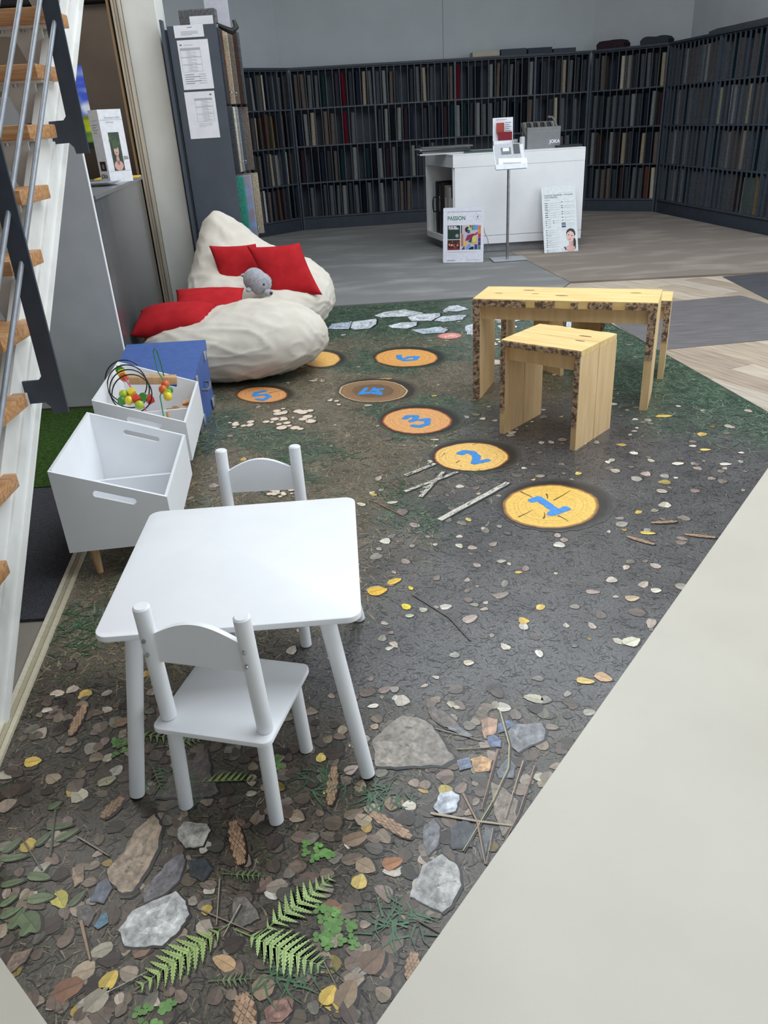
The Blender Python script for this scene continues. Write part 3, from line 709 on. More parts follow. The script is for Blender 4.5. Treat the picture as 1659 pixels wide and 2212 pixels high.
# fir cones
def cone(pa, pb, w):
    a, b_ = P(*pa), P(*pb); d_ = b_ - a; Ld = d_.length; u = d_.normalized(); v = Vector((-u.y, u.x, 0)); pr = Print(); pr.off = (a.x, a.y)
    def pt(t, s): 
        ww = w*math.sqrt(max(0.0, 1 - (2*t - 1)**2*0.92)); return (u*(Ld*t) + v*(s*ww))
    N = 16
    outl = [pt(i/N, 1) for i in range(N + 1)] + [pt(1 - i/N, -1) for i in range(N + 1)]
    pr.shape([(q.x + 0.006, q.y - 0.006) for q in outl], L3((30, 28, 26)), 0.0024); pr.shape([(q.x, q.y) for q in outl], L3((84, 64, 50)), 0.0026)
    rows = max(8, int(Ld/0.012))
    for r in range(rows):
        t = (r + 0.5)/rows
        for c_ in range(4):
            s = -0.75 + c_*0.5 + (0.25 if r % 2 else 0)
            if abs(s) > 0.98: continue
            q = pt(t, s); h = Ld/rows*0.9; g = w*0.24
            cc = jit(L3((170, 138, 110)), 0.2)
            pr.shape([(q.x - u.x*h, q.y - u.y*h), (q.x + v.x*g, q.y + v.y*g), (q.x + u.x*h*0.8, q.y + u.y*h*0.8), (q.x - v.x*g, q.y - v.y*g)], cc, 0.0028 + (r % 3)*0.00004)
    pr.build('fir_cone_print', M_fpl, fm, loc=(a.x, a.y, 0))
for a, b_, w in (((503, 1776), (522, 1868), .019), ((522, 2150), (536, 2235), .024), ((184, 1524), (152, 1590), .017), ((264, 1724), (220, 1768), .018), ((722, 1658), (713, 1740), .016), ((803, 1758), (888, 1810), .017), ((1356, 1160), (1413, 1177), .013), ((1408, 1130), (1462, 1127), .012), ((1480, 1155), (1545, 1162), .012), ((895, 2060), (885, 2120), .016)):
    cone(a, b_, w)
# the broad-leaved plant, clover, dry reeds and blades at the edges
def sprig(name, items, col, z=0.0030):
    c0 = P(*items[0][0]); pr = Print(); pr.off = (c0.x, c0.y)
    for (a, b_, w) in items:
        p, q = P(*a) - c0, P(*b_) - c0; L_ = (q - p).length; ang = math.atan2(q.y - p.y, q.x - p.x); c_ = jit(L3(col), 0.25)
        leaf(pr, (p.x + q.x)/2, (p.y + q.y)/2, L_, L_*w, ang, c_, z, 0.03)
    pr.build(name, M_fpl, fm, loc=(c0.x, c0.y, 0))['kind'] = 'stuff'
sprig('leafy_plant_print', [((5, 1845), (50, 1810), .38), ((75, 1830), (115, 1795), .34), ((118, 1818), (172, 1792), .34), ((0, 1858), (60, 1850), .3), ((60, 1892), (110, 1898), .4), ((0, 1960), (40, 1935), .4),
    ((60, 1945), (118, 1938), .45), ((0, 1985), (48, 1960), .4), ((52, 1975), (84, 2015), .6), ((20, 2010), (55, 1962), .4), ((45, 2025), (75, 1985), .5), ((2, 1915), (55, 1902), .35), ((150, 1960), (185, 1925), .4), ((100, 1790), (160, 1782), .3), ((104, 1750), (135, 1732), .5)], (112, 128, 92))
for (px, py, n) in ((690, 1840, 9), (735, 2020, 14), (330, 2190, 10), (255, 1615, 8), (705, 1975, 5), (600, 1645, 5), (712, 2000, 6)):
    c0 = P(px, py); pr = Print(); pr.off = (c0.x, c0.y)
    for i in range(n):
        x_, y_ = random.uniform(-.034, .034), random.uniform(-.034, .034); c_ = jit(L3((104, 146, 78)), 0.25)
        for k in range(3):
            a = k*2.09 + random.uniform(-.3, .3); disc(pr, x_ + math.cos(a)*.007, y_ + math.sin(a)*.007, .0065, jit(c_, 0.1), 0.0029 + i*0.00002, 8)
    pr.build('clover_print', M_fpl, fm, loc=(c0.x, c0.y, 0))['kind'] = 'stuff'
pr = Print()
for pts, w, c_ in (([(1080, 1538), (1100, 1610), (1098, 1660), (1060, 1740), (1000, 1840)], .004, (168, 160, 120)), ([(1075, 1620), (1040, 1750)], .004, (150, 112, 88)), ([(1130, 1645), (1090, 1770)], .003, (176, 150, 120)),
    ([(1155, 1655), (1120, 1760), (1085, 1830)], .003, (150, 116, 96)), ([(930, 1758), (1030, 1775), (1105, 1785)], .006, (178, 160, 136)), ([(1000, 1715), (1030, 1775), (1048, 1868)], .005, (150, 120, 96)),
    ([(940, 1575), (1045, 1602)], .003, (150, 140, 120)), ([(985, 1620), (1070, 1615)], .002, (160, 150, 110)), ([(430, 1965), (545, 2015)], .003, (140, 124, 106)), ([(475, 1900), (468, 2000)], .003, (156, 140, 120)),
    ([(520, 1955), (482, 2025)], .003, (170, 160, 146)), ([(175, 1990), (195, 2075)], .006, (160, 132, 108)), ([(108, 1850), (120, 1750), (130, 1745)], .004, (96, 100, 80)), ([(90, 1880), (40, 1800)], .003, (110, 108, 92)),
    ([(170, 1810), (235, 1850)], .004, (150, 138, 120)), ([(232, 2146), (320, 2100)], .002, (170, 176, 150)), ([(890, 1285), (970, 1335), (1015, 1385)], .004, (96, 84, 74)), ([(820, 1090), (875, 1118)], .006, (150, 116, 100)), ([(800, 1082), (850, 1100)], .004, (140, 110, 96)),
    ([(700, 2080), (728, 2135)], .002, (150, 140, 120)), ([(900, 1988), (965, 2025)], .004, (80, 66, 56)), ([(1065, 1790), (1050, 1868)], .002, (170, 150, 126))):
    q = [P(*v) for v in pts]; w *= 0.6; pr.stroke([(v.x + .004, v.y - .003) for v in q], w, w*0.6, L3((34, 33, 32)), 0.0033); pr.stroke([(v.x, v.y) for v in q], w, w*0.5, L3(c_), 0.0035)
for i in range(500):                         # tufts of grass
    (tx, ty, rx, ry) = random.choice(((165, 1350, 70, 40), (185, 1380, 60, 40), (930, 1130, 60, 35), (620, 1000, 60, 20), (980, 950, 80, 20), (1010, 1015, 60, 20), (860, 1060, 60, 30), (740, 985, 40, 20), (390, 1690, 60, 30), (700, 1690, 60, 25), (830, 1720, 60, 20), (640, 2100, 60, 30), (870, 1990, 60, 30)))
    q = P(tx + random.gauss(0, rx*0.5), ty + random.gauss(0, ry*0.5))
    if not onmat(q.x, q.y): continue
    a = random.uniform(0, 6.28); l = random.uniform(.03, .08); k = random.uniform(-.8, .8)
    pr.stroke([(q.x, q.y), (q.x + math.cos(a)*l*.5, q.y + math.sin(a)*l*.5), (q.x + math.cos(a)*l*.5 + math.cos(a + k)*l*.5, q.y + math.sin(a)*l*.5 + math.sin(a + k)*l*.5)], .0028, .0006, jit(L3((66, 98, 70)), 0.35), 0.0022 + (i % 4)*0.0001)
o = pr.build('reed_and_tuft_print', M_fpl, fm); o['kind'] = 'stuff'
# ---------------------------------------------------------------- white children's table and chairs
def rounded_rect(sx, sy, r, n=6):
    pts = []
    for cx, cy, a0 in ((sx/2 - r, sy/2 - r, 0), (-sx/2 + r, sy/2 - r, PI/2), (-sx/2 + r, -sy/2 + r, PI), (sx/2 - r, -sy/2 + r, 1.5*PI)):
        for i in range(n + 1):
            a = a0 + PI/2*i/n; pts.append((cx + r*math.cos(a), cy + r*math.sin(a)))
    return pts
def slab(poly, z0, z1, bev=0.003):
    """prism with softly broken edges"""
    b = MB(); n = len(poly); cx = sum(p[0] for p in poly)/n; cy = sum(p[1] for p in poly)/n
    def ins(d):
        out = []
        for i in range(n):
            a, c_, e = poly[i-1], poly[i], poly[(i + 1) % n]
            t = Vector((e[0]-a[0], e[1]-a[1])).normalized(); out.append((c_[0] - t.y*d, c_[1] + t.x*d))
        return out
    rings = [(ins(bev), z0), (poly, z0 + bev), (poly, z1 - bev), (ins(bev*0.3), z1 - bev*0.3), (ins(bev), z1)]
    vs = [Vector((p[0], p[1], z)) for r, z in rings for p in r]; fs = [tuple(reversed(range(n))), tuple(range((len(rings)-1)*n, len(rings)*n))]
    for k in range(len(rings) - 1):
        for i in range(n):
            j = (i + 1) % n; fs.append((k*n + i, k*n + j, k*n + n + j, k*n + n + i))
    b.add(vs, fs); return b
t = thing('childrens_table', "white square children's table with rounded corners and splayed round legs", 'table', (-0.402, 1.862, 0), math.radians(1.8))
slab(rounded_rect(0.645, 0.672, 0.035), 0.474, 0.492).build('tabletop', M_white, t, True, 30)
for sx, sy in ((-1, -1), (1, -1), (1, 1), (-1, 1)):
    b = MB(); b.cyl((sx*0.305, sy*0.362, 0.006), (sx*0.235, sy*0.295, 0.474), 0.0195, 0.0215, 20); leg = b.build('leg', M_white, t, True)
    b = MB(); b.cyl((sx*0.3055, sy*0.3625, 0.0), (sx*0.305, sy*0.362, 0.007), 0.018, n=16); b.build('foot_pad', M_black, leg)
def chair(loc, rz, label):
    c = thing('childrens_chair', label, 'chair', loc, rz, "white children's chairs")
    slab(rounded_rect(0.305, 0.30, 0.022), 0.270, 0.286).build('seat', M_white, c, True, 30).location = (0, 0.118, 0)
    for sx in (-1, 1):
        b = MB(); b.cyl((sx*0.125, -0.004, 0), (sx*0.118, 0.012, 0.271), 0.0185, 0.0185, 20, rnd=0.003); b.build('leg', M_white, c, True)
        b = MB(); b.cyl((sx*0.118, 0.246, 0), (sx*0.112, 0.232, 0.271), 0.0185, 0.0185, 20, rnd=0.003); b.build('leg', M_white, c, True)
        b = MB(); b.cyl((sx*0.126, 0.014, 0.2855), (sx*0.121, -0.002, 0.620), 0.0195, 0.0195, 20, rnd=0.004); post = b.build('back_post', M_white, c, True)
        for z in (0.535, 0.496):
            b = MB(); b.cyl((sx*0.122, -0.0165, z), (sx*0.122, -0.0225, z), 0.0048, n=10); b.build('screw', M_chrome, post)
    pts = [(-0.108, 0, 0.468), (0.108, 0, 0.468)] + [(0.108 - 0.216*i/14, 0, 0.545 + 0.038*math.sin(PI*i/14)) for i in range(15)]
    b = MB(); b.extr([(x, -0.003, z) for x, y, z in pts], (0, 0.013, 0)); b.build('backrest', M_white, c, True, 30)
    return c
chair((-0.436, 1.415, 0), math.radians(-15.5), "white children's chair nearest the camera, its screwed backrest turned to us")
chair((-0.401, 2.352, 0), math.radians(180 - 1), "white children's chair behind the table, beyond its far edge")

# ---------------------------------------------------------------- white toy bins on beech legs
def toy_bin(loc, rz, label):
    c = thing('toy_bin', label, 'toy bin', loc, rz, 'white toy bins')
    Wd, D, t_, zb, hl, hr = 0.405, 0.665, 0.012, 0.13, 0.475, 0.325
    # local x: 0 (left, high) .. Wd (right, low); y: 0 (near) .. D
    def side(y, nm):
        outer = [(0, zb), (Wd, zb), (Wd, hr), (0, hl)]
        cx, w, h = Wd*0.53, 0.062, 0.0135; zc = (hl + (hr - hl)*0.53) - 0.052; sl = (hr - hl)/Wd
        hole = []
        for i in range(9): a = -PI/2 + PI*i/8; hole.append((cx + w + h*math.cos(a), zc + h*math.sin(a) + sl*w))
        for i in range(9): a = PI/2 + PI*i/8; hole.append((cx - w + h*math.cos(a), zc + h*math.sin(a) - sl*w))
        b = MB(); n = len(hole)
        vs = []
        for yy in (y, y + t_): vs += [(p[0], yy, p[1]) for p in outer] + [(p[0], yy, p[1]) for p in hole]
        K = 4 + n; fs = []
        # bridge: split the panel into quads between hole ring and outer corners
        seq = []
        for i in range(n):
            p = hole[i]
            ang = math.atan2(p[1] - zc, p[0] - cx)
            seq.append(ang)
        def corner(i):
            p = hole[i]; right = p[0] > cx; topp = (p[1] - (zc + sl*(p[0] - cx))) > 0
            return (1 if not topp else 2) if right else (0 if not topp else 3)
        for i in range(n):
            j = (i + 1) % n; a, e = corner(i), corner(j)
            for k, o_ in ((0, 0), (1, K)):
                f = [o_ + 4 + i, o_ + 4 + j, o_ + e] if a == e else [o_ + 4 + i, o_ + 4 + j, o_ + e, o_ + a]
                fs.append(tuple(f if k else reversed(f)))
            fs.append((4 + i, 4 + j, K + 4 + j, K + 4 + i))
        for i in range(4):
            j = (i + 1) % 4; fs.append((i, j, K + j, K + i))
        b.add(vs, fs); b.build(nm, M_white, c)
    side(0, 'side_panel'); side(D - t_, 'side_panel')
    b = MB(); b.box((t_/2, D/2, (zb + hl)/2), (t_, D - 2*t_ - 0.0006, hl - zb)); b.build('back_panel', M_white, c)
    b = MB(); b.box((Wd - t_/2, D/2, (zb + hr)/2), (t_, D - 2*t_ - 0.0006, hr - zb)); b.build('front_panel', M_white, c)
    b = MB(); b.box((Wd/2, D/2, zb + 0.02), (Wd - 2*t_ - 0.001, D - 2*t_ - 0.001, t_)); b.build('bottom_panel', M_white, c)
    b = MB(); b.extr([(t_ + 0.001, D*0.40, zb + 0.027), (Wd - t_ - 0.001, D*0.40, zb + 0.027), (Wd - t_ - 0.001, D*0.40, hr - 0.018), (t_ + 0.10, D*0.40, hr - 0.018), (t_ + 0.001, D*0.40, hr - 0.018)], (0, 0.011, 0)); b.build('divider', M_white, c)
    for x, y in ((0.075, 0.06), (Wd - 0.06, 0.06), (0.075, D - 0.06), (Wd - 0.06, D - 0.06)):
        b = MB(); b.cyl((x, y, 0), (x, y, zb + 0.014), 0.0135, 0.019, 16); b.build('leg', M_wood, c, True)
    b = MB(); b.cyl((Wd - 0.03, D - t_ - 0.001, hr - 0.06), (Wd - 0.03, D - t_ + 0.0005, hr - 0.06), 0.006, n=10); b.build('screw_cap', M_chrome, c)
    return c
BA = math.radians(5.6)
toy_bin((-1.222, 2.612, 0), BA, 'empty white toy bin on beech legs, nearest the camera')
toy_bin((-1.318, 3.44, 0), BA, 'white toy bin filled with bead mazes and wooden bricks, behind the empty bin')
BR = rotz(BA); B0 = Vector((-1.318, 3.44, 0))
def inbin(x, y, z): return B0 + BR @ Vector((x, y, z))
# wooden bead-wire toy lying in the far bin
def vcm(nm, c, r=0.35): return mat('toy_' + nm, c, r)
TOYC = {'green': (70, 140, 60), 'yellow': (236, 210, 60), 'orange': (226, 106, 48), 'red': (206, 60, 44), 'lime': (176, 200, 60), 'pink': (214, 84, 130)}
bt = thing('bead_maze', 'wooden bead maze with black spiral wire and coloured beads, lying in the far toy bin', 'toy', inbin(-0.012, 0.02, 0.055), BA)
b = MB(); b.box((0.205, 0.50, 0.345), (0.245, 0.055, 0.040), rot=Matrix.Rotation(math.radians(8), 3, 'Y') @ rotz(math.radians(10)), bevel=0.004)
b.build('base_bar', M_wood, bt, True)
b = MB(); pts = []
for i in range(150):
    a = i/150*2*PI*3.4 + 0.7; f = i/150
    pts.append((0.100 + 0.055*f + 0.098*math.cos(a), 0.33 - 0.15*f + 0.02*math.sin(a), 0.405 + 0.098*math.sin(a) - 0.045*f))
b.tube(pts, 0.0032, 8); b.build('spiral_wire', M_black, bt, True)
b = MB(); pa, pe = Vector((0.055, 0.42, 0.455)), Vector((0.215, 0.13, 0.300)); b.cyl(pa, pe, 0.0032, n=8); b.build('pink_wire', vcm('pink', TOYC['pink']), bt)
b = MB(); b.tube([(0.265, 0.50, 0.36), (0.262, 0.49, 0.44), (0.255, 0.48, 0.50), (0.248, 0.475, 0.515), (0.240, 0.47, 0.50), (0.250, 0.44, 0.40), (0.285, 0.40, 0.34), (0.29, 0.36, 0.31), (0.27, 0.33, 0.33), (0.262, 0.30, 0.31), (0.285, 0.17, 0.21), (0.31, 0.13, 0.17)], 0.0032, 8)
b.build('green_wire', vcm('wiregreen', (40, 130, 80)), bt, True)
def bead(kind, c, col, par=bt):
    b = MB()
    if kind == 'ball': b.ball(c, 0.0225, 14, 10)
    elif kind == 'cube': b.box(c, (0.036, 0.036, 0.036), rot=Matrix.Rotation(0.5, 3, 'X') @ rotz(0.6), bevel=0.003)
    else: b.cyl(Vector(c) - Vector((0, .014, -.008)), Vector(c) + Vector((0, .014, -.008)), 0.021, n=14, rnd=0.003)
    b.build('bead', vcm(col, TOYC[col]), par, True)
for kd, c, co in (('cyl', (.072, .40, .437), 'green'), ('cyl', (.082, .38, .423), 'yellow'), ('cyl', (.092, .36, .409), 'orange'),
    ('ball', (.105, .22, 0.363), 'lime'), ('cube', (.143, .225, 0.366), 'yellow'), ('ball', (.098, .19, 0.340), 'green'), ('ball', (.132, .185, 0.340), 'yellow'), ('cube', (.167, .19, 0.340), 'red'), ('cyl', (.20, .205, 0.344), 'green'), ('ball', (.185, .15, 0.323), 'lime'), ('cube', (.225, .215, 0.328), 'red'),
    ('ball', (.285, .385, .345), 'orange'), ('ball', (.277, .335, .335), 'orange'), ('ball', (.302, .35, .325), 'green'), ('cyl', (.297, .325, .315), 'lime'), ('ball', (.30, .305, .305), 'yellow')):
    bead(kd, c, co)
b = MB(); b.cyl((.30, .22, .25), (.312, .17, .16), .010, n=12); b.build('peg', M_wood, bt, True)
for i in range(16):
    x, y = random.uniform(.17, .36), random.uniform(.32, .60); z = .20 + random.uniform(0, .06)
    s_ = random.choice(((.05, .025, .025), (.03, .03, .03), (.07, .03, .02)))
    b = MB(); b.box((0, 0, 0), s_, rot=Matrix.Rotation(random.uniform(-.5, .5), 3, 'X') @ rotz(random.uniform(0, 3)), bevel=.002)
    o = b.build('wooden_brick', M_wood, None, loc=inbin(x, y, z)); tag(o, 'small plain wooden brick in the heap at the bottom of the far toy bin', 'toy brick', 'wooden bricks in the far toy bin')
# raspberry-coloured ball on the floor beside the near bin
q = P(423, 1022); b = MB(); b.ball((0, 0, .042), .042, 20, 14)
for i in range(70):
    a = random.uniform(0, 6.28); th = math.acos(random.uniform(-1, 1)); b.ball((.041*math.sin(th)*math.cos(a), .041*math.sin(th)*math.sin(a), .042 + .041*math.cos(th)), .006, 6, 4)
tag(b.build('play_ball', mat('raspberry_rubber', (176, 70, 92), 0.5, (150, 54, 78), 60), None, True, 80, loc=(-1.00, 3.56, 0.0)), 'raspberry red knobbly ball on the floor beside the toy bin', 'ball')

# ---------------------------------------------------------------- blue case
M_blue = mat('blue_case', (72, 102, 166), 0.5, (66, 95, 158), 25, 0.06)
bc = thing('blue_suitcase', 'blue cardboard case with grey metal corners and carrying handle', 'case', (-1.03, 4.19, 0), 0)
Wc, Dc = 0.47, 0.50
R_ = 0.0
prof = [(0, 0.0), (Dc, 0.0), (Dc, 0.415), (0, 0.300)]
def casepart(x0, x1, pr_, nm, mm):
    b = MB(); b.extr([(x0, y, z) for y, z in pr_], (x1 - x0, 0, 0)); return b.build(nm, mm, bc)
casepart(-Wc, 0, [(0, .002), (Dc, .002), (Dc, .36), (0, .245)], 'body', M_blue)
casepart(-Wc - .006, .006, [(-.006, .248), (Dc + .006, .363), (Dc + .006, .420), (-.006, .303)], 'lid', M_blue)
b = MB(); b.tube([(.006, .20, .20), (.035, .205, .195), (.042, .25, .20), (.035, .30, .215), (.006, .305, .22)], .008, 8); b.build('handle', mat('case_grey', (110, 108, 110), .4), bc, True)
for y, z in ((.10, .29), (.40, .35), (.12, .05), (.42, .05)):
    b = MB(); b.box((.010, y, z), (.008, .035, .05), bevel=.002); b.build('metal_clasp', mat('case_nickel', (196, 194, 190), .35, metal=.4), bc, True)
for y, s in ((.035, 1), (Dc - .035, 1)):
    b = MB(); b.box((.004, y, .035), (.012, .09, .07), bevel=.004); b.build('corner_cap', mat('case_grey', (110, 108, 110), .4), bc, True)

# ---------------------------------------------------------------- bean bags, cushions, plush seal
M_bag = mat('cream_canvas', (210, 204, 193), 0.9, (202, 195, 183), 9, 0.10, 500, spec=0.15)
def bag(name, c, rad, pulls, wr, label, ico=6, flat=0.0, e=2.3):
    bm = bmesh.new(); bmesh.ops.create_icosphere(bm, subdivisions=ico, radius=1.0)
    for v in bm.verts:
        d = v.co.normalized()
        k = (abs(d.x)**e + abs(d.y)**e + abs(d.z)**e)**(-1.0/e)
        v.co = Vector((d.x*k*rad[0], d.y*k*rad[1], d.z*k*rad[2])) + Vector(c)
    for (pt, vec, sg) in pulls:
        pt, vec = Vector(pt), Vector(vec)
        for v in bm.verts:
            w = math.exp(-(v.co - pt).length_squared/(2*sg*sg)); v.co = v.co + vec*w
    bm.normal_update()
    disp = []
    for v in bm.verts:
        p = v.co
        n1 = noise.noise(p*3.1 + Vector((5, 2, 1))); n2 = 1 - abs(noise.noise(Vector((p.x*5.0 + p.z*3, p.y*5.0, p.z*7.0 + p.x*2)) + Vector((1, 7, 3))))*2
        n3 = 1 - abs(noise.noise(p*13.0))*2
        n4 = 1 - abs(noise.noise(Vector((p.x*2.2 - p.z*5, p.y*9.0 + p.x*3, p.z*11.0)) + Vector((9, 1, 4))))*2
        disp.append(v.normal*(wr*(0.7*n1 + 0.75*max(0.0, n2)**3 + 0.55*max(0.0, n4)**4 + 0.18*n3)))
    for v, q in zip(bm.verts, disp): v.co += q
    for v in bm.verts:
        if v.co.z < 0.03: v.co.z = max(0.003, 0.003 + (v.co.z + 0.03)*0.45 if v.co.z > -0.03 else 0.003)
    me = bpy.data.meshes.new(name); bm.to_mesh(me); bm.free()
    me.polygons.foreach_set('use_smooth', [True]*len(me.polygons))
    o = link(name, me, M_bag)
    return o
th1 = thing('bean_bag', 'cream canvas bean bag with a raised pointed back, behind the lower one', 'bean bag', (0, 0, 0))
bb1 = bag('cover', (-0.93, 6.56, 0.26), (0.58, 0.58, 0.28), [((-1.28, 6.90, 0.50), (0.02, 0.0, 0.46), 0.25), ((-0.85, 6.25, 0.55), (0, 0.0, -0.06), 0.28), ((-1.27, 6.90, 0.86), (0.0, 0.0, 0.05), 0.09), ((-0.60, 6.95, 0.45), (0.0, 0.0, 0.10), 0.3), ((-0.45, 6.5, 0.15), (0.04, 0, 0.02), 0.3)], 0.017, '')
bb1.parent = th1
th2 = thing('bean_bag', 'cream canvas bean bag in front, bulging towards the numbered slices', 'bean bag', (0, 0, 0))
bb2 = bag('cover', (-0.985, 5.48, 0.205), (0.60, 0.52, 0.235), [((-0.72, 5.36, 0.45), (0.0, 0.0, 0.05), 0.26), ((-1.38, 5.45, 0.42), (0.0, 0.02, -0.05), 0.26), ((-0.45, 5.42, 0.2), (0.06, -0.04, 0.02), 0.28), ((-0.80, 5.92, 0.4), (0, 0, 0.02), 0.25), ((-1.50, 5.30, 0.22), (-0.02, -0.06, 0.04), 0.28)], 0.013, '')
bb2.parent = th2
b = MB(); b.tube([(-0.452, 5.22, .24), (-0.437, 5.26, .19), (-0.43, 5.30, .13)], .006, 6); b.build('zip_tag', mat('bag_tag', (150, 146, 140), .7), th2, True)
M_red = mat('red_canvas', (176, 34, 40), 0.85, (164, 28, 34), 14, 0.12, 600, spec=0.15)
def cushion(c, u, v, su, sv, th, label, bend=0.0):
    u = Vector(u).normalized(); v = Vector(v).normalized(); n = u.cross(v).normalized(); N = 26
    vs = []; fs = []
    for side in (1, -1):
        for i in range(N + 1):
            for j in range(N + 1):
                a, e = -1 + 2*i/N, -1 + 2*j/N
                pin = 1 - 0.07*(1 - abs(e)**2)*abs(a)**3; pin2 = 1 - 0.07*(1 - abs(a)**2)*abs(e)**3
                h = ((1 - abs(a)**2.6)*(1 - abs(e)**2.6))**0.55*th/2
                p = Vector(c) + u*(a*su/2*pin) + v*(e*sv/2*pin2) + n*(side*h + bend*(a*a - 0.4))
                p += n*(0.005*noise.noise(p*11))
                vs.append(p)
        o = (0 if side == 1 else (N + 1)**2)
        for i in range(N):
            for j in range(N):
                q = (o + i*(N + 1) + j, o + (i + 1)*(N + 1) + j, o + (i + 1)*(N + 1) + j + 1, o + i*(N + 1) + j + 1)
                fs.append(q if side == 1 else tuple(reversed(q)))
    b = MB(); cc = Vector(c); b.add([p - cc for p in vs], fs); me = b.mesh('cushion', False)
    bm = bmesh.new(); bm.from_mesh(me); bmesh.ops.remove_doubles(bm, verts=bm.verts, dist=0.0004); bm.to_mesh(me); bm.free()
    me.polygons.foreach_set('use_smooth', [True]*len(me.polygons))
    return tag(link('cushion', me, M_red, loc=cc), label, 'cushion', 'red cushions')
cushion((-1.04, 6.42, 0.565), (1, 0.1, -.03), (-0.22, .35, 1), .37, .37, .12, 'red square cushion propped on the back bean bag, half behind another red cushion')
cushion((-0.66, 6.26, 0.545), (1, 0.1, .0), (-0.40, .42, 1), .41, .44, .13, 'red square cushion leaning on the right of the back bean bag, in front')
cushion((-1.17, 5.70, 0.445), (1, .12, -.05), (-.1, 1, .34), .50, .40, .12, 'red cushion lying flat at the rear of the front bean bag')
cushion((-1.36, 5.36, 0.412), (1, 0.0, .02), (0, 1, .25), .54, .38, .18, 'plump red cushion lying at the left end of the front bean bag')
M_fur = mat('grey_plush', (176, 178, 186), 0.95, (150, 152, 160), 45, 0.7, 160, spec=0.1, sheen=0.4)
se = thing('plush_seal', 'grey plush seal lying on its side between the bean bags', 'plush toy', (0, 0, 0))
hc = Vector((-0.775, 5.93, 0.475)); tl = Vector((-0.93, 6.10, 0.545)); ax = (hc - tl)
b = MB(); K = 14
prof = [0.012, 0.045, 0.068, 0.080, 0.086, 0.088, 0.087, 0.084, 0.082, 0.084, 0.086, 0.084, 0.072, 0.048, 0.012]
b.tube([tl + ax*(i/K) + Vector((0, 0, 0.012*math.sin(PI*i/K))) for i in range(K + 1)], prof, 20); b.build('body', M_fur, se, True, 180)
fw = ax.normalized(); rt = fw.cross(Vector((0, 0, 1))).normalized(); up_ = rt.cross(fw)
b = MB(); b.ball(hc + fw*0.022 - up_*0.020, .034, 14, 10, sc3=(1, 1, .8)); b.build('muzzle', M_fur, se, True, 180)
b = MB(); b.ball(hc + fw*0.056 - up_*0.010, .011, 10, 8); b.build('nose', M_black, se, True)
for s in (-1, 1):
    b = MB(); b.ball(hc + fw*0.012 + up_*0.048 + rt*(s*.040), .0085, 10, 8); b.build('eye', M_black, se, True)
    b = MB(); b.ball(hc - fw*0.10 + rt*(s*.088) - up_*.03, .05, 12, 8, sc3=(.5, 1, .35)); b.build('flipper', M_fur, se, True, 180)
b = MB(); b.ball(tl - fw*.03, .04, 12, 8, sc3=(1, .7, .4)); b.build('tail_fin', M_fur, se, True, 180)

